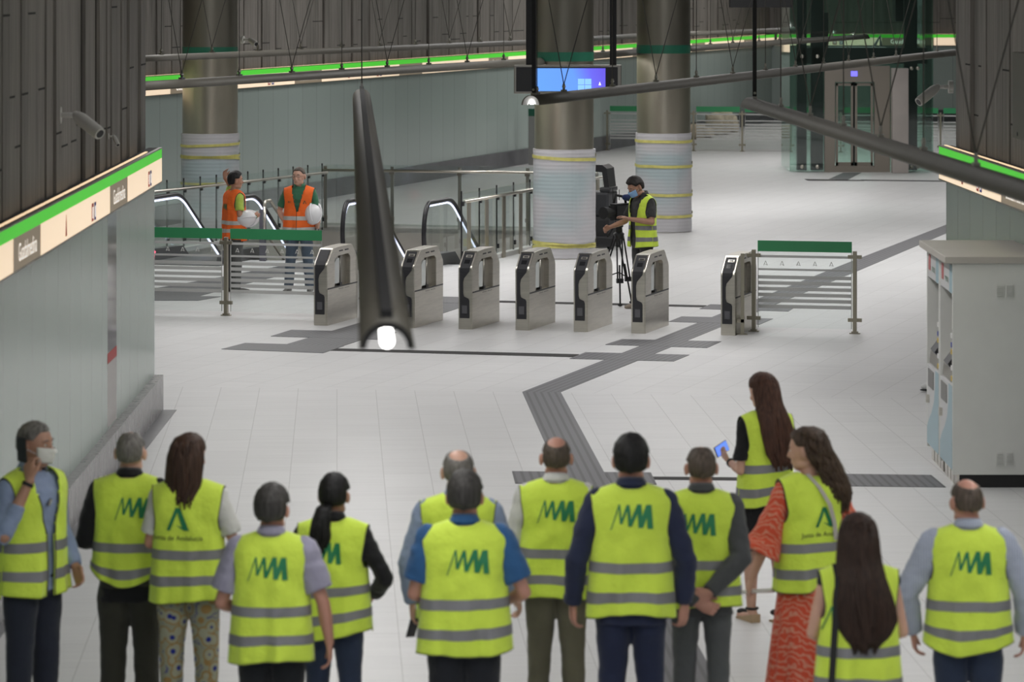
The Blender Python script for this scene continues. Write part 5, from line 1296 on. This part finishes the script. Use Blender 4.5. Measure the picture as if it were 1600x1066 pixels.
def orange_mat():
    m = cloth('orange_wavy_dress_cloth', (0.6, 0.12, 0.06)); nt = m.node_tree; b = nt.nodes['Principled BSDF']
    tc = nt.nodes.new('ShaderNodeTexCoord'); wv = nt.nodes.new('ShaderNodeTexWave'); wv.bands_direction = 'DIAGONAL'; wv.inputs['Scale'].default_value = 13; wv.inputs['Distortion'].default_value = 9; wv.inputs['Detail'].default_value = 2; wv.inputs['Detail Scale'].default_value = 1.3
    nt.links.new(tc.outputs['Object'], wv.inputs['Vector']); rp = nt.nodes.new('ShaderNodeValToRGB'); e = rp.color_ramp.elements
    e[0].position = 0.5; e[0].color = (0.60, 0.085, 0.042, 1); e[1].position = 1.0; e[1].color = (0.62, 0.27, 0.19, 1)
    nt.links.new(wv.outputs['Fac'], rp.inputs[0]); nt.links.new(rp.outputs[0], b.inputs['Base Color']); return m
floral = floral_mat(); orange = orange_mat()
def smartphone(label, loc, rot, lit=None, name='smartphone'):
    t = thing(name, label, 'phone', loc); t.rotation_euler = rot
    box('case', (-0.037, 0.037, -0.0045, 0.0045, -0.075, 0.075), M_black, t, 0.003)
    box('screen', (-0.033, 0.033, -0.006, -0.0045, -0.069, 0.069), lit or mat('dark_screen', (0.02, 0.02, 0.025), 0.1), t)
    return t
def wpt(t, v): return t.matrix_basis @ Vector(v)
def strap(t, pts, m, r=0.004, wide=0.02, name='bag_strap'):
    bm = bmesh.new(); fr = [Vector(p) for p in pts]; prev = None
    for p in fr:
        row = [bm.verts.new(p + V3(-wide, 0, 0)), bm.verts.new(p + V3(wide, 0, 0))]
        if prev: bm.faces.new((prev[0], prev[1], row[1], row[0]))
        prev = row
    o = mesh_obj(name, bm, m, t); sd = o.modifiers.new('s', 'SOLIDIFY'); sd.thickness = r; return o

# 1 man on the phone, far left
t, M, vp = person('man in white mask and yellow vest holding a black phone to his ear, far left', 50, 21.6, 1.81, 128,
    {1: arm((0.30, 0.08, 1.15), (0.165, 0.15, 1.455), d=(-0.22, -0.30, 0.75), n=(-0.8, -0.1, 0.1), t=(-0.2, 0.6, 0.5), curl=0.75, sleeve='rolled'), -1: arm((-0.27, -0.04, 1.13), (-0.22, 0.12, 0.93), n=(1, 0, 0), curl=0.5)},
    head=112, skin=SK['a'], hair=H_grey, hairkind='short', hthick=0.008, top=lblue, top_low=0.82, thick=0.03, bottom_m=cloth('navy_jeans', (0.022, 0.026, 0.040)), face_on=True, mask='white_mask', open_collar=True,
    watch=(1, M_blackm), seed=11, vk=dict(front_open=True, opening=0.05, logo=None, hem=0.80), leg_r=1.12)
smartphone('black phone held to the ear of the masked man', wpt(t, (0.128, 0.05, 1.615)), (0.15, 0.1, -math.radians(128) + PI / 2))
p = mat('lanyard_silver', (0.5, 0.5, 0.5), 0.2, 1.0)
bm = bmesh.new(); tube(bm, [(0.0, 0.15, 1.33), (0.03, 0.155, 1.30)], 0.012, 8); mesh_obj('hooked_sunglasses', bm, p, t)
# 2
person('grey haired man in black jumper and yellow vest, second from the left', 203, 21.95, 1.71, 6,
    {1: FWD, -1: mir(arm((0.275, -0.03, 1.10), (0.20, 0.20, 1.08), n=(-0.5, 0, -0.6), t=(-0.3, 0, 1), curl=0.6))},
    head=10, skin=SK['b'], hair=H_grey, hairkind='thin', hthick=0.010, top=blk, top_name='jumper', top_low=0.74, thick=0.022, sl_r=1.15, bottom_m=dolive, seed=12, leg_r=1.2, vk=dict(logo_c=(0.045, 1.31), hemlift=0.16, hem=0.84))
# 3
person('brown haired woman in floral trousers, large green letter on her yellow vest', 295, 21.55, 1.735, 4,
    {1: arm((0.275, -0.02, 1.12), (0.20, 0.18, 1.0), n=(-1, 0, 0), curl=0.5), -1: mir(arm((0.235, 0.02, 1.12), (0.12, 0.2, 1.1), n=(-1, 0, 0), curl=0.5))},
    female=True, wide=0.96, head=32, skin=SK['c'], hair=H_brown, hairkind='long', top=whitec, top_name='blouse', sleeve='short', sl_r=1.15, bottom_m=floral, seed=13, leg_r=1.05, cuff=1.5, vk=dict(logo='a', logo_c=(-0.045, 1.285), logo_h=0.13, hem=0.80, stripes=(0.925, 1.075)),
    hrings=[(1.765, 0, 0.01, 0.03, 0.035), (1.745, 0, 0.005, 0.070, 0.075), (1.70, 0, 0.0, 0.093, 0.098), (1.64, 0, -0.005, 0.103, 0.108), (1.56, 0, -0.02, 0.106, 0.098), (1.50, 0, -0.03, 0.110, 0.085), (1.45, -0.01, -0.06, 0.112, 0.060), (1.415, -0.01, -0.08, 0.104, 0.055)], strands=70)
# 5 before 4
t5, M, vp = person('woman with dark ponytail, black cardigan and jeans under a yellow vest', 521, 20.7, 1.62, 8,
    {1: arm((0.325, -0.05, 1.14), (0.22, 0.16, 1.02), n=(-1, 0, 0), curl=0.5), -1: mir(FWD)},
    female=True, wide=0.98, head=14, skin=SK['a'], hair=H_black, hairkind='long', top=blk, top_name='cardigan', thick=0.02, sl_r=1.1, bottom_m=jean, seed=15, vk=dict(logo_c=(-0.045, 1.305), side=0.12),
    hrings=[(1.60, -0.02, -0.075, 0.03, 0.03), (1.585, -0.022, -0.10, 0.045, 0.045), (1.54, -0.028, -0.125, 0.048, 0.045), (1.48, -0.034, -0.135, 0.052, 0.048), (1.43, -0.036, -0.135, 0.058, 0.046), (1.39, -0.036, -0.135, 0.048, 0.034), (1.375, -0.036, -0.135, 0.02, 0.02)], strands=30)
strap(t5, [(-0.15, -0.115, 1.36), (-0.155, -0.085, 1.42), (-0.155, -0.03, 1.472), (-0.15, 0.04, 1.472)], M_blackm, wide=0.013)
# 4
person('dark haired man in short lilac shirt and yellow vest, front row left', 424, 19.9, 1.665, 3,
    {1: arm((0.295, -0.02, 1.11), (0.325, 0.04, 0.87), n=(-1, 0, 0), t=(0, 1, 0), curl=0.45, d=(0.02, 0.1, -1)), -1: mir(arm((0.285, 0.0, 1.10), (0.22, 0.2, 1.03), n=(-1, 0, 0), curl=0.5))},
    head=12, skin=SK['c'], hair=H_salt, hairkind='short', hthick=0.019, top=lilac, sleeve='short', sl_r=1.32, bottom_m=dk, seed=14, leg_r=1.1, glasses=False, vk=dict(logo_c=(-0.01, 1.315), stripes=(0.91, 1.07), hem=0.785))
# 6
t6, M, vp = person('balding man in pale blue long sleeves mostly hidden behind the man in the blue polo', 716, 21.0, 1.725, 2,
    {1: arm((0.30, 0.0, 1.10), (0.335, 0.09, 0.90), n=(-1, 0, 0), curl=0.6), -1: mir(arm((0.285, -0.03, 1.10), (0.265, 0.03, 0.87), n=(-1, 0.2, 0), t=(0, 1, 0), curl=0.6, d=(0.0, 0.15, -1)))},
    head=-4, skin=SK['b'], hair=H_grey, hairkind='bald', top=lblue, thick=0.024, sl_r=1.15, bottom_m=dk, seed=16, vk=dict(logo=None))
q = smartphone('dark phone held low in the hand of the man behind the blue polo', wpt(t6, (-0.262, 0.075, 0.735)), (0.25, 0.1, 0.9))
# 7
person('man in petrol blue polo and yellow vest, front row centre', 726, 19.85, 1.745, 0,
    {1: arm((0.320, -0.03, 1.12), (0.235, 0.20, 1.04), n=(-1, 0, 0), curl=0.6), -1: mir(arm((0.270, -0.01, 1.11), (0.22, 0.22, 1.06), n=(-1, 0, 0), curl=0.6))},
    head=3, skin=SK['c'], hair=H_salt, hairkind='short', hthick=0.017, top=blue, top_name='polo_shirt', sleeve='short', sl_r=1.28, bottom_m=cloth('midnight_trousers', (0.016, 0.018, 0.024)), seed=17, wide=1.07, leg_r=1.2, vk=dict(logo_c=(0.015, 1.30), hem=0.80, side=0.05))
# 8
person('bald man in white sleeves and olive trousers, left of the navy suit', 869, 21.75, 1.705, 3,
    {1: FWD, -1: mir(arm((0.255, 0.0, 1.12), (0.17, 0.22, 1.06), n=(-1, 0, 0), curl=0.6))},
    head=0, skin=SK['c'], hair=H_gb, hairkind='bald', hthick=0.009, top=whitec, sl_r=1.15, bottom_m=olive, seed=18, leg_r=1.08, vk=dict(logo_c=(0.0, 1.325), hem=0.80))
# 10
t, M, vp = person('grey suited man with hands clasped behind his back, right of the navy suit', 1096, 21.35, 1.70, 2,
    {1: arm((0.232, -0.125, 1.11), (0.045, -0.215, 0.925), n=(0, 1, 0.2), t=(0, -0.2, 1), curl=0.8, d=(-0.8, 0, -0.45)), -1: arm((-0.275, -0.12, 1.08), (-0.03, -0.20, 0.86), n=(0, 1, 0), t=(0, 0, 1), curl=0.7, d=(0.8, -0.05, -0.3))},
    head=-6, skin=SK['c'], hair=H_gb, hairkind='thin', hthick=0.012, top=greys, top_name='suit_jacket', collar_m=greys, top_low=0.76, thick=0.026, sl_r=1.18, bottom_m=greyt, seed=20, watch=(1, p), vk=dict(logo_c=(-0.035, 1.31), hem=0.82))
# 9
person('tall dark haired man in navy suit and yellow vest, the largest figure in the centre', 986, 20.75, 1.83, 0,
    {1: arm((0.290, -0.03, 1.10), (0.285, 0.03, 0.86), n=(-0.7, 0.6, 0), t=(-0.2, 1, 0), curl=0.55, d=(-0.05, 0.1, -1)), -1: mir(arm((0.290, -0.03, 1.10), (0.310, 0.04, 0.86), n=(-0.8, 0.3, 0), t=(0, 1, 0), curl=0.5, d=(0.0, 0.12, -1)))},
    head=3, skin=SK['c'], hair=H_black, hairkind='short', hthick=0.016, top=navy, top_name='suit_jacket', top_low=0.76, thick=0.028, sl_r=1.18, bottom_m=navyt, seed=19, leg_r=1.1, vk=dict(logo_c=(-0.005, 1.345), hem=0.815, hemlift=-0.02))
# 11
t, M, vp = person('woman with very long auburn hair and black skirt looking at a lit phone', 1196, 25.3, 1.69, -24,
    {-1: arm((-0.215, -0.03, 1.09), (-0.20, 0.16, 1.13), d=(-0.25, 0.8, 0.45), n=(0.6, 0.1, 0.5), t=(0.4, 0.3, 0.8), curl=0.7), 1: arm((0.235, 0.02, 1.13), (0.10, 0.24, 1.14), n=(-1, 0, 0), curl=0.5)},
    female=True, wide=0.90, head=-35, tilt=8, skin=SK['b'], hair=H_long, hairkind='long', top=blk, top_name='black_top', sleeve='short', bottom='skirt', bottom_m=blk, skirt_low=0.53, seed=21, wedge=True, legs={-1: ((-0.085, 0.06, 0.49), (-0.06, 0.10, 0.095)), 1: ((0.08, -0.02, 0.49), (0.09, -0.12, 0.11))},
    watch=(-1, M_blackm), vk=dict(logo=None, hem=0.86, stripes=(0.955, 1.11), side=0.12),
    hrings=[(1.768, 0, 0.01, 0.03, 0.035), (1.745, 0, 0.005, 0.068, 0.075), (1.70, 0, 0.0, 0.090, 0.098), (1.64, 0, -0.005, 0.095, 0.106), (1.56, 0, -0.02, 0.092, 0.098), (1.45, 0.0, -0.075, 0.115, 0.07), (1.35, 0.01, -0.095, 0.125, 0.055), (1.22, 0.015, -0.105, 0.115, 0.050), (1.16, 0.02, -0.10, 0.07, 0.04)], strands=120)
c = wpt(t, (-0.215, 0.26, 1.21)); 
smartphone('phone with bright blue screen in the hand of the long haired woman', c, (-0.75, 1.2, 0.15), mat('blue_phone_screen', (0.1, 0.2, 0.9), 0.3, emit=0.8, ecol=(0.15, 0.3, 0.95)))
# 12
t12, M, vp = person('woman with wavy brown hair in an orange patterned dress, face in profile', 1264, 22.1, 1.70, -22,
    {-1: arm((-0.265, 0.03, 1.11), (-0.335, 0.11, 0.845), d=(-0.2, 0.2, -0.85), n=(0.6, 0.0, -0.3), t=(0.3, 0.6, 0.6), curl=0.9), 1: arm((0.26, 0.0, 1.12), (0.12, 0.2, 1.05), n=(-1, 0, 0), curl=0.5)},
    female=True, wide=0.95, head=-72, tilt=4, skin=SK['b'], hair=H_wavy, hairkind='long', top=orange, top_name='dress_top', sleeve='flare', collar='none', bottom='dress', bottom_m=orange, skirt_low=0.05, seed=22, face_on=True,
    vk=dict(logo='a', logo_c=(0.03, 1.24), logo_h=0.12, hem=0.80, stripes=(0.905, 1.055), side=0.05),
    hrings=[(1.775, 0.0, 0.0, 0.03, 0.035), (1.75, 0.0, -0.005, 0.072, 0.082), (1.70, 0.0, -0.012, 0.093, 0.100), (1.64, 0, -0.025, 0.098, 0.104), (1.56, 0.03, -0.06, 0.100, 0.098), (1.46, 0.055, -0.10, 0.098, 0.095), (1.37, 0.075, -0.125, 0.092, 0.088), (1.30, 0.085, -0.13, 0.06, 0.06)], strands=110, wav=1.0)
strap(t12, [(0.10, -0.172, 1.10), (0.09, -0.172, 1.20), (0.06, -0.165, 1.32), (0.0, -0.13, 1.43), (-0.05, -0.08, 1.50)], mat('pale_strap', (0.42, 0.40, 0.36), 0.7), wide=0.014)
a = wpt(t12, (-0.355, 0.13, 0.765)); tt = thing('rolled_paper', 'rolled white paper in the hand of the woman in the orange dress', 'paper', a, 0.0); bm = bmesh.new(); tube(bm, [(-0.05, 0.01, 0.0), (0.16, -0.01, 0.01)], 0.013, 12); mesh_obj('paper_roll', bm, M_white, tt, smooth=True)
# 13
t13, M, vp = person('sleeveless woman with long dark brown hair in the front row, black shoulder strap', 1341, 19.0, 1.64, -4,
    {1: arm((0.245, -0.01, 1.12), (0.14, 0.2, 1.05), n=(-1, 0, 0), curl=0.5), -1: mir(arm((0.255, -0.01, 1.12), (0.15, 0.2, 1.05), n=(-1, 0, 0), curl=0.5))},
    female=True, wide=1.0, head=0, skin=SK['b'], hair=hairm('deep_brown_hair', (0.032, 0.017, 0.012)), hairkind='long', top=cloth('black_sleeveless_top', (0.015, 0.015, 0.015)), top_name='sleeveless_top', sleeve='none', collar='none', bottom_m=dk, seed=23, vw=1.0,
    vk=dict(logo='m', logo_c=(-0.10, 1.22), hem=0.80, stripes=(0.86, 1.03)),
    hrings=[(1.772, 0.0, 0.0, 0.03, 0.035), (1.75, 0.0, 0.0, 0.070, 0.078), (1.70, 0.0, -0.005, 0.094, 0.100), (1.62, 0.0, -0.01, 0.103, 0.110), (1.54, 0.0, -0.03, 0.108, 0.100), (1.44, 0.005, -0.085, 0.125, 0.085), (1.34, 0.015, -0.12, 0.150, 0.070), (1.24, 0.03, -0.13, 0.155, 0.060), (1.16, 0.03, -0.135, 0.115, 0.050), (1.12, 0.02, -0.135, 0.06, 0.035)], strands=170)
strap(t13, [(-0.175, -0.175, 0.86), (-0.165, -0.17, 1.0), (-0.155, -0.162, 1.15), (-0.145, -0.160, 1.28), (-0.135, -0.150, 1.36), (-0.13, -0.115, 1.44), (-0.13, -0.03, 1.50)], M_blackm, wide=0.018)
# 14
person('bald man in striped blue shirt and jeans at the far right', 1513, 19.95, 1.70, 3,
    {1: arm((0.320, -0.02, 1.12), (0.315, 0.06, 0.90), n=(-1, 0.2, 0), t=(0, 1, 0), curl=0.45, d=(-0.05, 0.1, -1)), -1: mir(arm((0.345, -0.02, 1.12), (0.300, 0.06, 0.90), n=(-1, 0, 0), t=(0, 1, 0), curl=0.5, d=(-0.1, 0.15, -1), sleeve='long'))},
    head=-14, tilt=6, skin=SK['c'], hair=H_gb, hairkind='bald', hthick=0.010, top=striped, thick=0.028, sl_r=1.32, bottom_m=jean, seed=24, wide=1.03, leg_r=1.12, vk=dict(logo_c=(0.0, 1.31), hem=0.80, hemlift=0.08))

# background: two men in orange vests
tb1, M, vp = person('man in orange vest and lime tee scratching his head, white helmet under his arm', 366, 51.9, 1.68, 62,
    {1: arm((0.24, -0.02, 1.14), (0.20, 0.22, 1.12), n=(-1, 0, 0), t=(0, 0, 1), curl=1.0), -1: arm((-0.33, 0.10, 1.52), (-0.16, -0.08, 1.66), d=(0.3, -0.1, 0.8), n=(0.8, 0.2, 0), t=(0, 0.6, 0.2), curl=0.4)},
    head=72, skin=SK['a'], hair=H_black, hairkind='short', hthick=0.016, top=limep, top_name='tee_shirt', sleeve='short', collar='none', bottom_m=cloth('grey_work_trousers', (0.10, 0.10, 0.10)), seed=31, face_on=True, vest_m=V_or, tape_m=M_reflw, voxel=0.007, vk=dict(front_open=True, opening=0.02, logo='m', logo_c=(0, 1.25), logo_h=0.09, stripes=(0.90, 1.02), hem=0.77))
def helmet(label, loc, rot):
    t = thing('safety_helmet', label, 'helmet', loc, 0, 'white safety helmets'); t.rotation_euler = rot
    bm = bmesh.new(); U, Vn = 36, 14; R = []
    for i in range(Vn + 1):
        ph = PI / 2 * i / Vn; R.append([bm.verts.new((0.115 * math.sin(ph) * math.cos(a), 0.145 * math.sin(ph) * math.sin(a), 0.15 * math.cos(ph))) for a in [2 * PI * j / U for j in range(U)]])
    for A, B in zip(R, R[1:]):
        for j in range(U): bm.faces.new((A[j], A[(j + 1) % U], B[(j + 1) % U], B[j]))
    bmesh.ops.remove_doubles(bm, verts=bm.verts, dist=1e-5)
    o = mesh_obj('shell', bm, mat('white_helmet_plastic', (0.72, 0.72, 0.74), 0.3), t, smooth=True); sd = o.modifiers.new('s', 'SOLIDIFY'); sd.thickness = 0.005
    bm = bmesh.new(); A = []; B = []
    for j in range(U):
        a = 2 * PI * j / U; k = 0.012 + (0.045 * max(0, math.sin(a)) ** 2); A.append(bm.verts.new((0.115 * math.cos(a), 0.145 * math.sin(a), 0.0))); B.append(bm.verts.new(((0.115 + k) * math.cos(a), (0.145 + k) * math.sin(a), -0.006)))
    for j in range(U): bm.faces.new((A[j], A[(j + 1) % U], B[(j + 1) % U], B[j]))
    b = mesh_obj('brim', bm, mat('white_helmet_plastic', (0.72, 0.72, 0.74), 0.3), t, smooth=True); sd = b.modifiers.new('s', 'SOLIDIFY'); sd.thickness = 0.004
    bm = bmesh.new(); tube(bm, [(0, 0.15 * math.sin(q), 0.15 * math.cos(q) + 0.004) for q in [-1.1 + 2.2 * i / 10 for i in range(11)]], 0.012, 8); mesh_obj('ridge', bm, mat('white_helmet_plastic', (0.72, 0.72, 0.74), 0.3), t, smooth=True)
    bm = bmesh.new(); bx(bm, -0.02, 0.02, 0.128, 0.139, 0.05, 0.09); mesh_obj('green_badge', bm, M_green, t)
    return t
helmet('white helmet tucked under the arm of the man in the lime tee', wpt(tb1, (0.185, 0.10, 1.08)), (0.3, 1.35, -0.9))
tb2, M, vp = person('man in orange vest and green polo with glasses facing the camera', 468, 51.9, 1.745, 190,
    {1: arm((0.30, -0.06, 1.14), (0.215, 0.02, 0.98), n=(-1, 0, 0), t=(0, 1, 0.2), curl=0.6, d=(-0.6, -0.1, -0.6)), -1: mir(arm((0.27, 0.0, 1.10), (0.26, 0.05, 0.86), n=(-1, 0, 0), t=(0, 1, 0), curl=0.6, d=(0, 0.1, -1)))},
    head=202, skin=SK['b'], hair=H_gb, hairkind='short', hthick=0.006, top=greenp, top_name='polo_shirt', sleeve='short', open_collar=True, bottom_m=blujean, seed=32, face_on=True, glasses=True, vest_m=V_or, tape_m=M_reflw, voxel=0.007, watch=(-1, p),
    vk=dict(front_open=True, opening=0.015, logo='front', stripes=(0.89, 1.045), hem=0.80), leg_r=1.1, legs={-1: ((-0.12, 0.01, 0.49), (-0.15, -0.01, 0.09)), 1: ((0.12, 0.01, 0.49), (0.16, -0.01, 0.09))})
helmet('white helmet held against the hip of the man in the green polo', wpt(tb2, (-0.225, 0.10, 1.10)), (1.1, -0.2, -0.25))
# cameraman
tb3, M, vp = person('cameraman in yellow vest and blue mask bending to his video camera', 1004, 49.3, 1.775, 238,
    {-1: arm((-0.265, 0.03, 1.15), (-0.06, 0.26, 1.19), d=(0.75, 0.5, 0.25), n=(0.3, 0.4, -0.6), t=(0, 0.3, 1), curl=0.4), 1: arm((0.25, 0.10, 1.14), (0.20, 0.38, 1.07), d=(0.0, 0.9, -0.3), n=(-1, 0, -0.2), t=(0, 0.2, 1), curl=1.0)},
    head=240, tilt=28, hshift=(0, 0.03, -0.01), skin=SK['a'], hair=H_dark, hairkind='short', hthick=0.020, top=char, top_name='tee_shirt', sleeve='short', bottom_m=cloth('dark_grey_trousers', (0.05, 0.05, 0.05)), seed=33, face_on=True, mask='blue_mask', voxel=0.007, vk=dict(front_open=True, opening=0.10, logo=None, stripes=(0.92, 1.07), hem=0.82), shoe_m=mat('beige_shoe', (0.3, 0.25, 0.2), 0.7))
# tripod with video camera
tp = G(967, 478); t = thing('tripod', 'black camera tripod standing between two ticket gates', 'tripod', tp, 0.25)
for i in range(3):
    a = [-PI / 2 - 0.1, PI / 2 + 0.75, PI / 2 - 0.75][i]; d = V3(math.cos(a), math.sin(a), 0); R_ = [0.10, 0.38, 0.38][i]
    bm = bmesh.new(); s = V3(-d.y, d.x, 0) * 0.03; tpz = 0.95
    for q in (-1, 1): tube(bm, [V3(0, 0, tpz) + d * 0.05 + s * q * 1.3, d * R_ * 0.72 + V3(0, 0, 0.34) + s * q], 0.011, 8)
    tube(bm, [d * R_ * 0.45 + V3(0, 0, 0.55), d * R_ + V3(0, 0, 0.02)], 0.012, 8); l = mesh_obj('leg', bm, M_blackm, t)
    bm = bmesh.new(); c = d * R_ * 0.72 + V3(0, 0, 0.34); bx(bm, c.x - 0.045, c.x + 0.045, c.y - 0.025, c.y + 0.025, c.z - 0.03, c.z + 0.03); mesh_obj('leg_lock', bm, M_black, l)
    bm = bmesh.new(); ell(bm, d * R_ + V3(0, 0, 0.02), (0.035, 0.035, 0.018), seg=12); mesh_obj('foot', bm, M_blackm, l, smooth=True)
    bm = bmesh.new(); tube(bm, [V3(0, 0, 0.45), d * R_ * 0.68 + V3(0, 0, 0.36)], 0.008, 6); mesh_obj('spreader', bm, M_blackm, t)
bm = bmesh.new(); rings_loft(bm, [(0, 0, 0.90, 0.06, 0.06), (0, 0, 0.97, 0.075, 0.075), (0, 0, 0.99, 0.05, 0.05), (0, 0, 1.05, 0.045, 0.045), (0, 0, 1.06, 0.06, 0.055), (0, 0, 1.14, 0.06, 0.055)], 20); autosmooth(mesh_obj('fluid_head', bm, M_black, t))
bm = bmesh.new(); tube(bm, [(-0.05, -0.02, 1.10), (-0.17, -0.04, 0.93)], 0.011, 8); mesh_obj('pan_bar', bm, M_blackm, t)
cpos = tp + V3(0, 0, 1.15); t = thing('video_camera', 'black broadcast video camera with blue windshield on the tripod', 'camera', cpos, math.radians(232), scale=1.3)
bm = bmesh.new(); bx(bm, -0.16, 0.12, -0.055, 0.055, 0.0, 0.17); bmesh.ops.bevel(bm, geom=list(bm.edges), offset=0.018, segments=2, affect='EDGES'); autosmooth(mesh_obj('camera_body', bm, M_black, t))
bm = bmesh.new(); tube(bm, [(0.10, 0, 0.085), (0.19, 0, 0.085), (0.20, 0, 0.085), (0.27, 0, 0.085)], [0.045, 0.045, 0.058, 0.062], 20); autosmooth(mesh_obj('lens', bm, M_blackm, t))
bm = bmesh.new(); tube(bm, [(-0.12, 0, 0.17), (-0.10, 0, 0.235), (0.06, 0, 0.26), (0.09, 0, 0.18)], 0.014, 8); mesh_obj('carry_handle', bm, M_blackm, t, smooth=True)
bm = bmesh.new(); tube(bm, [(-0.02, 0.06, 0.235), (-0.18, 0.10, 0.225), (-0.27, 0.10, 0.21)], [0.03, 0.052, 0.046], 16, closed_round=True); mesh_obj('blue_eyepiece_hood', bm, cloth('navy_blue_fleece', (0.03, 0.045, 0.14)), t, smooth=True)
bm = bmesh.new(); bx(bm, -0.22, -0.16, -0.05, 0.05, 0.02, 0.15); mesh_obj('battery', bm, M_blackm, t)
bm = bmesh.new(); tube(bm, [(0.05, -0.04, 0.2), (0.05, -0.04, 0.33)], 0.004, 6); tube(bm, [(-0.06, -0.04, 0.2), (-0.06, -0.04, 0.31)], 0.004, 6); mesh_obj('antenna', bm, M_black, t)
# black cleaning machine between the column and the cameraman
c = G(944, 392); t = thing('cleaning_machine', 'black wheeled cleaning machine half hidden behind the wrapped middle column', 'machine', (c.x, c.y + 0.6, 0), A2 - PI / 2)
def bev(name, dims, m, b): return box(name, dims, m, t, b)
bev('lower_body', (-0.32, 0.18, -0.35, 0.45, 0.12, 0.52), M_blackm, 0.05)
bev('side_bumper', (-0.3, 0.30, -0.42, -0.30, 0.05, 0.22), M_black, 0.03)
bev('middle_body', (-0.30, 0.14, -0.2, 0.40, 0.52, 0.92), mat('graphite_plastic', (0.03, 0.031, 0.035), 0.45), 0.04)
bev('shoulder_pads', (-0.02, 0.17, -0.18, 0.3, 0.92, 1.0), mat('graphite_plastic', (0.03, 0.031, 0.035), 0.45), 0.03)
bm = bmesh.new(); prism(bm, [(-0.30, 0.92), (-0.30, 1.36), (0.02, 1.36), (0.10, 1.30), (0.14, 0.95), (0.06, 0.95), (0.02, 1.24), (-0.22, 1.26), (-0.22, 0.92)], -0.15, 0.30, 'y'); mesh_obj('back_hood', bm, M_black, t)
for y in (-0.2, 0.3):
    bm = bmesh.new(); tube(bm, [(0.14, y, 0.13), (0.20, y, 0.13)], 0.13, 20); mesh_obj('wheel', bm, M_blackm, t)
